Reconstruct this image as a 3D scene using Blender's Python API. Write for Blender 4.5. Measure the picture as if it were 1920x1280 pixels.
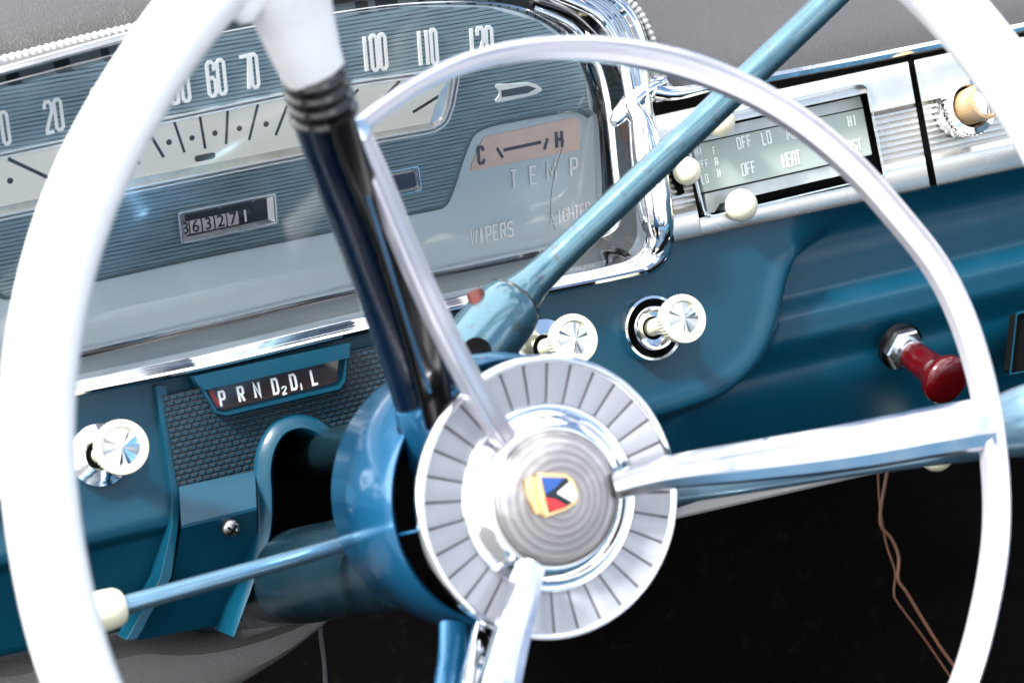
import bpy, bmesh, math, random
from mathutils import Vector, Matrix, noise
random.seed(7)
S = bpy.context.scene
COL = S.collection
for o in list(bpy.data.objects): bpy.data.objects.remove(o)
rad = math.radians

# ------------------------------------------------------------------ camera
TH, PH, RO, FPX, DIST = rad(24), rad(14), rad(7), 4150.0, 1.15
Fw = Vector((math.sin(TH)*math.cos(PH), math.cos(TH)*math.cos(PH), -math.sin(PH)))
r0 = Vector((math.cos(TH), -math.sin(TH), 0)); u0 = r0.cross(Fw)
Rt = r0*math.cos(RO)-u0*math.sin(RO); Up = u0*math.cos(RO)+r0*math.sin(RO)
CAM = -DIST*Fw
cd = bpy.data.cameras.new('camera'); cam = bpy.data.objects.new('camera', cd); COL.objects.link(cam)
m = Matrix((Rt, Up, -Fw)).transposed().to_4x4(); m.translation = CAM; cam.matrix_world = m
cd.sensor_width = 36; cd.lens = 36*FPX/1920; cd.clip_start = .02; cd.clip_end = 500
cd.dof.use_dof = True; cd.dof.focus_distance = 1.17; cd.dof.aperture_fstop = 12
S.camera = cam
S.render.resolution_x = 1024; S.render.resolution_y = 682

# ------------------------------------------------------------------ world and sun
SUN_EL, SUN_AZ = rad(50), rad(250)          # azimuth measured clockwise from +Y
W = bpy.data.worlds.new('World'); S.world = W; W.use_nodes = True
wn = W.node_tree.nodes; wl = W.node_tree.links; wn.clear()
wo = wn.new('ShaderNodeOutputWorld'); wb = wn.new('ShaderNodeBackground'); wb.inputs[1].default_value = .11
sky = wn.new('ShaderNodeTexSky'); sky.sky_type = 'NISHITA'; sky.sun_disc = False
sky.sun_elevation = SUN_EL; sky.sun_rotation = SUN_AZ; sky.air_density = 1.0; sky.dust_density = 1.5
tc = wn.new('ShaderNodeTexCoord'); nz = wn.new('ShaderNodeTexNoise'); nz.inputs['Scale'].default_value = 3.4
nz.inputs['Detail'].default_value = 5; nz.inputs['Roughness'].default_value = .55
cr = wn.new('ShaderNodeValToRGB'); cr.color_ramp.elements[0].position = .49; cr.color_ramp.elements[1].position = .60
mx = wn.new('ShaderNodeMix'); mx.data_type = 'RGBA'; mx.inputs[7].default_value = (18, 18.4, 19, 1)
wl.new(tc.outputs['Generated'], nz.inputs['Vector']); sz = wn.new('ShaderNodeSeparateXYZ'); wl.new(tc.outputs['Generated'], sz.inputs[0])
ma = wn.new('ShaderNodeMath'); ma.operation = 'MULTIPLY_ADD'; ma.inputs[1].default_value = .13
mb_ = wn.new('ShaderNodeMath'); mb_.operation = 'MULTIPLY_ADD'; mb_.inputs[1].default_value = -.11      # thicker cloud to the left, clearer sky to the right
wl.new(sz.outputs['X'], mb_.inputs[0]); wl.new(nz.outputs['Fac'], mb_.inputs[2])
wl.new(sz.outputs['Z'], ma.inputs[0]); wl.new(mb_.outputs[0], ma.inputs[2]); wl.new(ma.outputs[0], cr.inputs['Fac'])
wl.new(cr.outputs['Color'], mx.inputs[0]); wl.new(sky.outputs[0], mx.inputs[6])
wl.new(mx.outputs[2], wb.inputs[0]); wl.new(wb.outputs[0], wo.inputs[0])
sd = bpy.data.lights.new('sun', 'SUN'); sd.energy = 4.0; sd.angle = rad(8); sd.color = (1, .97, .93)
sun = bpy.data.objects.new('sun', sd); COL.objects.link(sun)
sdir = Vector((math.sin(SUN_AZ)*math.cos(SUN_EL), math.cos(SUN_AZ)*math.cos(SUN_EL), math.sin(SUN_EL)))
sun.rotation_euler = sdir.to_track_quat('Z', 'Y').to_euler(); sun.location = sdir*3
S.view_settings.view_transform = 'Standard'; S.view_settings.look = 'None'
S.view_settings.gamma = 1; S.view_settings.use_curve_mapping = False
S.view_settings.exposure = 1.1

# ------------------------------------------------------------------ frames: real planes of the dashboard and the wheel
def ray(x, y): return Fw+Rt*((x-960)/FPX)-Up*((y-640)/FPX)
class Frame:
    def __init__(s, O, beta):            # beta: how far the plane leans back (its normal turns up)
        s.O = O; b = rad(beta)
        s.u = Vector((1, 0, 0)); s.v = Vector((0, math.sin(b), math.cos(b))); s.n = Vector((0, -math.cos(b), math.sin(b)))
    def at(s, x, y, w=0.0):
        k = ray(x, y); t = ((s.O+s.n*w-CAM).dot(s.n))/k.dot(s.n); return CAM+k*t
    def loc(s, x, y, w=0.0):
        d = s.at(x, y, w)-s.O; return (d.dot(s.u), d.dot(s.v))
    def pt(s, a, b, w=0.0): return s.O+s.u*a+s.v*b+s.n*w
    def wof(s, P): return (P-s.O).dot(s.n)
FA = Frame(Vector((0, 0, 0)), 10)
FC = Frame(FA.at(600, 300, -.020), -8)      # instrument face
WH = Frame(CAM+ray(1030, 932)*.90, 12)      # steering wheel hub plane
def px2m(F, x, y, w=0): return (F.at(x+1, y, w)-F.at(x, y, w)).length
def depthpt(x, y, d): return CAM+ray(x, y)*d

# ------------------------------------------------------------------ materials
def mat(name, col, rough=.5, metal=0, coat=0, bump=None, trans=0, rvar=.0, ior=1.5, cvar=0, spec=.5, coatr=.05):
    m = bpy.data.materials.new(name); m.use_nodes = True; N = m.node_tree.nodes; L = m.node_tree.links
    p = N['Principled BSDF']; p.inputs['Base Color'].default_value = (*col, 1); p.inputs['Roughness'].default_value = rough
    p.inputs['Metallic'].default_value = metal; p.inputs['Coat Weight'].default_value = coat; p.inputs['Coat Roughness'].default_value = coatr
    p.inputs['Transmission Weight'].default_value = trans; p.inputs['IOR'].default_value = ior
    p.inputs['Specular IOR Level'].default_value = spec
    t = N.new('ShaderNodeTexCoord')
    if rvar:
        n = N.new('ShaderNodeTexNoise'); n.inputs['Scale'].default_value = 60; n.inputs['Detail'].default_value = 6
        L.new(t.outputs['Object'], n.inputs['Vector'])
        mr = N.new('ShaderNodeMapRange'); mr.inputs['From Min'].default_value = .35; mr.inputs['From Max'].default_value = .7
        mr.inputs['To Min'].default_value = max(0, rough-rvar/2); mr.inputs['To Max'].default_value = rough+rvar
        L.new(n.outputs['Fac'], mr.inputs['Value']); L.new(mr.outputs[0], p.inputs['Roughness'])
    if cvar:
        n = N.new('ShaderNodeTexNoise'); n.inputs['Scale'].default_value = 35; n.inputs['Detail'].default_value = 8; n.inputs['Roughness'].default_value = .7
        L.new(t.outputs['Object'], n.inputs['Vector'])
        x = N.new('ShaderNodeMix'); x.data_type = 'RGBA'; x.blend_type = 'MIX'
        x.inputs[6].default_value = (*[c*(1-cvar) for c in col], 1); x.inputs[7].default_value = (*[min(1, c*(1+cvar)) for c in col], 1)
        L.new(n.outputs['Fac'], x.inputs[0]); L.new(x.outputs[2], p.inputs['Base Color'])
    if bump:
        sc, st = bump
        n = N.new('ShaderNodeTexNoise'); n.inputs['Scale'].default_value = sc; n.inputs['Detail'].default_value = 4
        L.new(t.outputs['Object'], n.inputs['Vector'])
        b = N.new('ShaderNodeBump'); b.inputs['Strength'].default_value = st; b.inputs['Distance'].default_value = .0005
        L.new(n.outputs['Fac'], b.inputs['Height']); L.new(b.outputs[0], p.inputs['Normal'])
    return m
M = {}
M['blue'] = mat('dash_blue_paint', (.0012, .041, .073), .32, spec=.3, coat=.06, coatr=.2, cvar=.12, rvar=.08, bump=(900, .13))
M['blue_gloss'] = mat('wheel_blue', (.010, .11, .235), .2, metal=.5, coat=.8, coatr=.12, rvar=.03)
M['rod_blue'] = mat('turn_lever_blue', (.20, .36, .48), .2, metal=.75, coat=.4, coatr=.1, cvar=.2)
M['navy'] = mat('wheel_navy', (.0015, .009, .024), .25, coat=.6, coatr=.1, rvar=.1)
M['black'] = mat('black_plastic', (.0025, .0025, .003), .22, coat=.4)
M['bright'] = mat('bright_trim', (.93, .94, .95), .25, .6, coat=.5)
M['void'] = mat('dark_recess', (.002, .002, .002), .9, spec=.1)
M['chrome'] = mat('chrome', (.88, .89, .91), .045, 1, rvar=.06, bump=(140, .12))
M['chrome_wavy'] = mat('chrome_pitted', (.86, .87, .89), .06, 1, rvar=.12, bump=(90, .5))
M['chrome_bezel'] = mat('chrome_bezel', (.74, .74, .76), .05, 1, rvar=.05, bump=(60, .05))
M['shelf'] = mat('shelf_dark_reflection', (.27, .265, .26), .09, 1)  # chrome shelf of the bezel, its dark reflection put into the base colour
M['chrome_soft'] = mat('chrome_brushed', (.90, .90, .91), .22, 1, rvar=.12)
M['white'] = mat('white_rim_enamel', (.78, .77, .77), .3, coat=.5, coatr=.1, rvar=.1)
M['ivory'] = mat('ivory_plastic', (.66, .63, .47), .35, coat=.3, cvar=.06)
M['tan'] = mat('tan_plastic', (.36, .24, .12), .4, coat=.2, cvar=.1)
M['cream'] = mat('dial_cream', (.90, .88, .80), .45, cvar=.04)
M['lettering'] = mat('raised_white_lettering', (.85, .86, .86), .4)
M['mark'] = mat('black_marking', (.006, .010, .014), .5)
M['face'] = mat('pale_face_paint', (.56, .64, .68), .34, metal=.2)
M['steel'] = mat('galvanised_steel', (.40, .42, .42), .4, .8, cvar=.5, rvar=.2)
M['satin'] = mat('satin_silver_plate', (.72, .70, .66), .25, .85, rvar=.04)
M['ribsilver'] = mat('ribbed_silver', (.62, .60, .60), .28, 1, rvar=.2)
M['lensgreen'] = mat('green_grey_scale', (.27, .31, .29), .4, coat=.2)
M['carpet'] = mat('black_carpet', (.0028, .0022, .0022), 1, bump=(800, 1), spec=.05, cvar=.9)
M['red'] = mat('red_plastic', (.08, .001, .003), .2, coat=.5, trans=.3, ior=1.45)
M['gold'] = mat('gold_enamel', (.85, .60, .30), .25, .8)
M['crest_blue'] = mat('crest_blue', (.005, .06, .28), .2, coat=.5)
M['crest_red'] = mat('crest_red', (.55, .006, .012), .2, coat=.5)
M['crest_white'] = mat('crest_white', (.8, .8, .8), .2, coat=.5)
M['segment'] = mat('pearl_plastic', (.28, .29, .32), .26, coat=.5, cvar=.12)
M['groove'] = mat('dark_groove', (.05, .04, .04), .6)
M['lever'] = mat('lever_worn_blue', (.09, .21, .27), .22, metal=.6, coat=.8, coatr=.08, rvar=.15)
def patina(m, base, brown, sc=55, lo=.56, hi=.66):
    N = m.node_tree.nodes; L = m.node_tree.links; t = N.new('ShaderNodeTexCoord'); n = N.new('ShaderNodeTexNoise'); n.inputs['Scale'].default_value = sc
    n.inputs['Detail'].default_value = 9; n.inputs['Roughness'].default_value = .75; L.new(t.outputs['Object'], n.inputs['Vector'])
    r = N.new('ShaderNodeMapRange'); r.inputs['From Min'].default_value = lo; r.inputs['From Max'].default_value = hi; L.new(n.outputs['Fac'], r.inputs['Value'])
    x = N.new('ShaderNodeMix'); x.data_type = 'RGBA'; x.inputs[6].default_value = (*base, 1); x.inputs[7].default_value = (*brown, 1)
    L.new(r.outputs[0], x.inputs[0]); L.new(x.outputs[2], N['Principled BSDF'].inputs['Base Color'])
patina(M['lever'], (.050, .125, .165), (.05, .045, .04), 170, .54, .70)
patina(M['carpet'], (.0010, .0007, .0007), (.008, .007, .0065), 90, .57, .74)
M['wire'] = mat('tan_wire', (.20, .09, .05), .5)
M['grey_trim'] = mat('grey_trim', (.30, .29, .28), .5, cvar=.1)
M['brownlens'] = mat('smoked_lens', (.03, .018, .015), .12, coat=.8, rvar=.05)
M['lampred'] = mat('dark_red_lamp', (.035, .002, .006), .1, coat=.8)
M['white_digit'] = mat('odometer_white', (.55, .50, .50), .5, cvar=.1)
M['drumblack'] = mat('odometer_black', (.01, .01, .012), .5)

def leather(name, col):
    m = bpy.data.materials.new(name); m.use_nodes = True; N = m.node_tree.nodes; L = m.node_tree.links
    p = N['Principled BSDF']; p.inputs['Base Color'].default_value = (*col, 1); p.inputs['Roughness'].default_value = .5
    t = N.new('ShaderNodeTexCoord'); v = N.new('ShaderNodeTexVoronoi'); v.feature = 'DISTANCE_TO_EDGE'; v.inputs['Scale'].default_value = 480
    n = N.new('ShaderNodeTexNoise'); n.inputs['Scale'].default_value = 120; n.inputs['Detail'].default_value = 3
    mxv = N.new('ShaderNodeMix'); mxv.data_type = 'RGBA'; mxv.inputs[0].default_value = .02
    L.new(t.outputs['Object'], mxv.inputs[6]); L.new(n.outputs['Color'], mxv.inputs[7]); L.new(mxv.outputs[2], v.inputs['Vector'])
    L.new(t.outputs['Object'], n.inputs['Vector'])
    b = N.new('ShaderNodeBump'); b.inputs['Strength'].default_value = .45; b.inputs['Distance'].default_value = .0005
    r = N.new('ShaderNodeMapRange'); r.inputs['From Max'].default_value = .25
    L.new(v.outputs['Distance'], r.inputs['Value']); L.new(r.outputs[0], b.inputs['Height']); L.new(b.outputs[0], p.inputs['Normal'])
    return m
M['vinyl'] = leather('grey_vinyl', (.033, .032, .033))
M['vinyl_dark'] = leather('grey_vinyl_lower', (.15, .14, .138))

def ribbed_face():
    m = bpy.data.materials.new('pinstriped_face'); m.use_nodes = True; N = m.node_tree.nodes; L = m.node_tree.links
    p = N['Principled BSDF']; p.inputs['Roughness'].default_value = .32; p.inputs['Metallic'].default_value = .3
    uv = N.new('ShaderNodeUVMap'); sp = N.new('ShaderNodeSeparateXYZ'); L.new(uv.outputs[0], sp.inputs[0])
    # fine groove every 2 mm with slight irregularity per line
    mu = N.new('ShaderNodeMath'); mu.operation = 'MULTIPLY'; mu.inputs[1].default_value = 1/.0021; L.new(sp.outputs['Y'], mu.inputs[0])
    fr = N.new('ShaderNodeMath'); fr.operation = 'FRACT'; L.new(mu.outputs[0], fr.inputs[0])
    fl = N.new('ShaderNodeMath'); fl.operation = 'FLOOR'; L.new(mu.outputs[0], fl.inputs[0])
    cx = N.new('ShaderNodeCombineXYZ'); L.new(fl.outputs[0], cx.inputs[1]); 
    sx = N.new('ShaderNodeMath'); sx.operation = 'MULTIPLY'; sx.inputs[1].default_value = 30; L.new(sp.outputs['X'], sx.inputs[0]); L.new(sx.outputs[0], cx.inputs[0])
    ns = N.new('ShaderNodeTexNoise'); ns.inputs['Scale'].default_value = 1.7; L.new(cx.outputs[0], ns.inputs['Vector'])
    th = N.new('ShaderNodeMapRange'); th.inputs['From Min'].default_value = .35; th.inputs['From Max'].default_value = .65
    th.inputs['To Min'].default_value = .14; th.inputs['To Max'].default_value = .34; L.new(ns.outputs['Fac'], th.inputs['Value'])
    lt = N.new('ShaderNodeMath'); lt.operation = 'LESS_THAN'; L.new(fr.outputs[0], lt.inputs[0]); L.new(th.outputs[0], lt.inputs[1])
    mixc = N.new('ShaderNodeMix'); mixc.data_type = 'RGBA'; mixc.inputs[6].default_value = (.22, .30, .335, 1); mixc.inputs[7].default_value = (.035, .055, .07, 1)
    L.new(lt.outputs[0], mixc.inputs[0]); L.new(mixc.outputs[2], p.inputs['Base Color'])
    b = N.new('ShaderNodeBump'); b.invert = True; b.inputs['Strength'].default_value = .5; b.inputs['Distance'].default_value = .0003
    L.new(lt.outputs[0], b.inputs['Height']); L.new(b.outputs[0], p.inputs['Normal'])
    return m
M['ribface'] = ribbed_face()

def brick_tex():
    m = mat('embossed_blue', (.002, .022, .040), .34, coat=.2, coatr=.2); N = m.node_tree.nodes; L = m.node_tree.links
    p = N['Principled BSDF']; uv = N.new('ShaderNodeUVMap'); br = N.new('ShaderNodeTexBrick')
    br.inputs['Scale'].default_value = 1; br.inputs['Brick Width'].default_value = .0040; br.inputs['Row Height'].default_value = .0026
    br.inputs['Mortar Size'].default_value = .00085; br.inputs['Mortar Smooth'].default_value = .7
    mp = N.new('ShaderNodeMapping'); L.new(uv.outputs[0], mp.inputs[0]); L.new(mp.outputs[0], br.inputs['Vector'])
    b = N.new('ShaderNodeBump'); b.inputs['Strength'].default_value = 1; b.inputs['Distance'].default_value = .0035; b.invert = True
    br.inputs['Color1'].default_value = br.inputs['Color2'].default_value = (.003, .030, .050, 1); br.inputs['Mortar'].default_value = (.0006, .007, .013, 1)  # shadow in the gaps painted as a darker mortar colour
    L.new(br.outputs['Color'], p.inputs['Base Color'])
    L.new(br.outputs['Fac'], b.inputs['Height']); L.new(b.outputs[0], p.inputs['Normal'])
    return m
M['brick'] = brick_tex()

def glass_sheet():
    m = bpy.data.materials.new('clear_lens'); m.use_nodes = True; N = m.node_tree.nodes; L = m.node_tree.links
    N.remove(N['Principled BSDF']); out = N['Material Output']
    g = N.new('ShaderNodeBsdfGlossy'); g.inputs['Roughness'].default_value = .06
    t = N.new('ShaderNodeBsdfTransparent'); f = N.new('ShaderNodeFresnel'); f.inputs['IOR'].default_value = 1.5
    mu = N.new('ShaderNodeMath'); mu.operation = 'MULTIPLY'; mu.inputs[1].default_value = 1.6; L.new(f.outputs[0], mu.inputs[0])
    x = N.new('ShaderNodeMixShader'); L.new(mu.outputs[0], x.inputs[0]); L.new(t.outputs[0], x.inputs[1]); L.new(g.outputs[0], x.inputs[2])
    L.new(x.outputs[0], out.inputs[0]); return m
M['lens'] = glass_sheet()

def conic():   # spun metal cap: fan of facets through anisotropic-like angular bump
    m = mat('spun_metal', (.80, .82, .85), .14, 1); return m
M['spun'] = conic()
def rings_mat():
    m = mat('clear_dome_rings', (.60, .57, .57), .25, 0, coat=.8, coatr=.05); return m
M['dome'] = rings_mat(); M['dome_ring'] = mat('dome_ring_grey', (.42, .38, .38), .3, 0, coat=.5)

# ------------------------------------------------------------------ object helpers
def worldloc(o):
    l = Vector((0, 0, 0))
    while o: l += o.location; o = o.parent
    return l
def link(name, verts, faces, material, parent=None, base=None, smooth=True, uvs=None, mats=None, fmat=None, bevel=0, auto=40):
    """verts are world points; stored relative to the parent (or to the base of a one-mesh thing)"""
    me = bpy.data.meshes.new(name)
    off = worldloc(parent) if parent else (base if base is not None else Vector((0, 0, 0)))
    me.from_pydata([tuple(Vector(v)-off) for v in verts], [], faces)
    if uvs:
        ul = me.uv_layers.new(name='UVMap')
        for lp in me.loops: ul.data[lp.index].uv = uvs[lp.vertex_index]
    for mm in (mats or [material]): me.materials.append(mm)
    if fmat:
        for p, k in zip(me.polygons, fmat): p.material_index = k
    bm = bmesh.new(); bm.from_mesh(me); bmesh.ops.recalc_face_normals(bm, faces=bm.faces)
    bm.to_mesh(me); bm.free()
    if smooth:
        for p in me.polygons: p.use_smooth = True
        me.set_sharp_from_angle(angle=rad(auto))
    o = bpy.data.objects.new(name, me); COL.objects.link(o)
    if parent: o.parent = parent
    else: o.location = off
    if bevel:
        b = o.modifiers.new('bevel', 'BEVEL'); b.width = bevel; b.segments = 2; b.limit_method = 'ANGLE'; b.angle_limit = rad(40)
    return o
def thing(name, loc, label, cat, group=None):
    o = bpy.data.objects.new(name, None); COL.objects.link(o); o.location = loc; o.empty_display_size = .01
    return tag(o, label, cat, group)
def tag(o, label, cat, group=None):
    o['label'] = label; o['category'] = cat
    if group: o['group'] = group
    return o
def struct(o, label=None, cat=None, kind='structure'):
    o['kind'] = kind
    if label: o['label'] = label
    if cat: o['category'] = cat
    return o

class MB:
    def __init__(s): s.v = []; s.f = []; s.uv = []; s.k = []
    def add(s, v, f, k=0, uv=None):
        b = len(s.v); s.v += [Vector(x) for x in v]; s.f += [tuple(i+b for i in q) for q in f]; s.k += [k]*len(f)
        s.uv += uv if uv else [(0, 0)]*len(v); return s
    def poly(s, F, pts, w0, w1, px=True, k=0):
        """extruded polygon in frame F; pts pixels (seen at w1) or local metres"""
        L = [F.loc(x, y, w1) for x, y in pts] if px else list(pts)
        n = len(L)
        v = [F.pt(a, b, w1) for a, b in L]+[F.pt(a, b, w0) for a, b in L]
        f = [tuple(range(n)), tuple(range(2*n-1, n-1, -1))]+[(i, i+n, (i+1) % n+n, (i+1) % n) for i in range(n)]
        return s.add(v, f, k, [(a, b) for a, b in L]*2)
    def tube(s, pts, rs, seg=12, k=0, ref=Vector((0, 0, 1)), caps=True, squash=None, closed=False):
        P = [Vector(p) for p in pts]; n = len(P)
        if not isinstance(rs, (list, tuple)): rs = [rs]*n
        v = []; f = []
        for i, p in enumerate(P):
            if closed: t = P[(i+1) % n]-P[i-1]
            else: t = P[min(i+1, n-1)]-P[max(i-1, 0)]
            t.normalize(); a = t.cross(ref)
            if a.length < 1e-5: a = t.cross(Vector((1, 0, 0)))
            a.normalize(); b = a.cross(t)
            sa, sb = squash if squash else (1, 1)
            for j in range(seg):
                q = 2*math.pi*j/seg; v.append(p+a*(rs[i]*sa*math.cos(q))+b*(rs[i]*sb*math.sin(q)))
        for i in range(n if closed else n-1):
            for j in range(seg):
                i2 = (i+1) % n
                f.append((i*seg+j, i*seg+(j+1) % seg, i2*seg+(j+1) % seg, i2*seg+j))
        if caps and not closed: f += [tuple(range(seg)), tuple(range((n-1)*seg, n*seg))[::-1]]
        return s.add(v, f, k)
    def sweep(s, pts, prof, up, k=0, scale=None, closed=False, caps=True):
        """prof: (side, height) offsets; up: Vector or list"""
        P = [Vector(p) for p in pts]; n = len(P); v = []; f = []; m_ = len(prof)
        for i, p in enumerate(P):
            if closed: t = P[(i+1) % n]-P[i-1]
            else: t = P[min(i+1, n-1)]-P[max(i-1, 0)]
            t.normalize(); side = t.cross(up).normalized(); hh = side.cross(t)
            sc = scale[i] if scale else (1, 1)
            for a, b in prof: v.append(p+side*a*sc[0]+hh*b*sc[1])
        for i in range(n if closed else n-1):
            i2 = (i+1) % n
            for j in range(m_): f.append((i*m_+j, i*m_+(j+1) % m_, i2*m_+(j+1) % m_, i2*m_+j))
        if caps and not closed: f += [tuple(range(m_)), tuple(range((n-1)*m_, n*m_))[::-1]]
        return s.add(v, f, k)
    def lathe(s, c, ax, prof, seg=48, k=0, e=None, flute=None, caps=True):
        ax = Vector(ax).normalized(); e1 = (e or ax.orthogonal()).normalized(); e1 = (e1-ax*e1.dot(ax)).normalized(); e2 = ax.cross(e1)
        v = []; f = []
        for i, (r, h) in enumerate(prof):
            for j in range(seg):
                q = 2*math.pi*j/seg; rr = r*(1-(flute[1] if flute and i in flute[0] and j % 2 else 0))
                v.append(Vector(c)+ax*h+(e1*math.cos(q)+e2*math.sin(q))*max(rr, 1e-6))
        n = len(prof)
        for i in range(n-1):
            for j in range(seg): f.append((i*seg+j, i*seg+(j+1) % seg, (i+1)*seg+(j+1) % seg, (i+1)*seg+j))
        if caps and prof[0][0] > 1e-5: f.append(tuple(range(seg))[::-1])
        if caps and prof[-1][0] > 1e-5: f.append(tuple(range((n-1)*seg, n*seg)))
        return s.add(v, f, k)
    def ball(s, c, r, k=0, seg=24):
        return s.lathe(c, (0, 0, 1), [(r*math.sin(math.pi*i/14), -r*math.cos(math.pi*i/14)) for i in range(15)], seg, k)
    def stroke(s, F, pl, wd, w0, w1, k=0, closed=False):
        """ribbon of width wd along local polyline"""
        n = len(pl); P = [Vector((a, b)) for a, b in pl]; Lp = []; Rp = []
        for i in range(n):
            if closed: d1 = P[i]-P[i-1]; d2 = P[(i+1) % n]-P[i]
            else:
                d1 = P[i]-P[i-1] if i else P[1]-P[0]; d2 = P[i+1]-P[i] if i < n-1 else P[-1]-P[-2]
            d1.normalize(); d2.normalize(); n1 = Vector((-d1.y, d1.x)); n2 = Vector((-d2.y, d2.x)); mm = (n1+n2)
            if mm.length < 1e-4: mm = n1
            mm.normalize(); l = min(wd/2/max(.3, mm.dot(n1)), wd)
            Lp.append(P[i]+mm*l); Rp.append(P[i]-mm*l)
        v = []
        for a in (w1, w0):
            for p in Lp: v.append(F.pt(p.x, p.y, a))
            for p in Rp: v.append(F.pt(p.x, p.y, a))
        f = []
        for i in range(n if closed else n-1):
            j = (i+1) % n
            f += [(i, j, n+j, n+i), (i, i+2*n, j+2*n, j), (n+i, n+j, 3*n+j, 3*n+i)]
        if not closed: f += [(0, n, 3*n, 2*n), (n-1, 3*n-1, 4*n-1, 2*n-1)]
        uv = [tuple(p) for p in Lp+Rp]*2
        return s.add(v, f, k, uv)
    def link(s, name, material, parent=None, **kw):
        return link(name, s.v, s.f, material, parent, uvs=s.uv, fmat=s.k if kw.get('mats') else None, **kw)

def cat_(pts, n=8, closed=False):
    """Catmull-Rom resample of tuples"""
    out = []; N = len(pts); rng = N if closed else N-1
    for i in range(rng):
        p = [Vector(pts[(i+o) % N] if closed else pts[min(max(i+o, 0), N-1)]) for o in (-1, 0, 1, 2)]
        for j in range(n):
            t = j/n
            out.append(.5*((2*p[1])+(p[2]-p[0])*t+(2*p[0]-5*p[1]+4*p[2]-p[3])*t*t+(3*p[1]-p[0]-3*p[2]+p[3])*t**3))
    if not closed: out.append(Vector(pts[-1]))
    return out
def rrect(pts, r, n=4):
    """round the corners of a pixel / local polygon"""
    out = []; N = len(pts)
    for i in range(N):
        p = Vector(pts[i]); a = (Vector(pts[i-1])-p); b = (Vector(pts[(i+1) % N])-p)
        ra = min(r, a.length*.45); rb = min(r, b.length*.45); A = p+a.normalized()*ra; B = p+b.normalized()*rb
        for j in range(n+1):
            t = j/n; out.append(tuple(A*(1-t)**2+p*2*t*(1-t)+B*t*t))
    return out
def scalepoly(pts, k, c=None):
    cx = sum(p[0] for p in pts)/len(pts); cy = sum(p[1] for p in pts)/len(pts)
    kx, ky = k if isinstance(k, tuple) else (k, k)
    return [(cx+(p[0]-cx)*kx, cy+(p[1]-cy)*ky) for p in pts]
def inset(pts, d):
    """inset a pixel polygon (clockwise in image) by d pixels"""
    N = len(pts); out = []
    ar = sum(pts[i-1][0]*pts[i][1]-pts[i][0]*pts[i-1][1] for i in range(N)); sg = 1 if ar > 0 else -1
    for i in range(N):
        p = Vector(pts[i]); d1 = (p-Vector(pts[i-1])).normalized(); d2 = (Vector(pts[(i+1) % N])-p).normalized()
        n1 = Vector((-d1.y, d1.x))*sg; n2 = Vector((-d2.y, d2.x))*sg; mm = (n1+n2).normalized()
        out.append(tuple(p+mm*(d/max(.4, mm.dot(n1)))))
    return out

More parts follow.
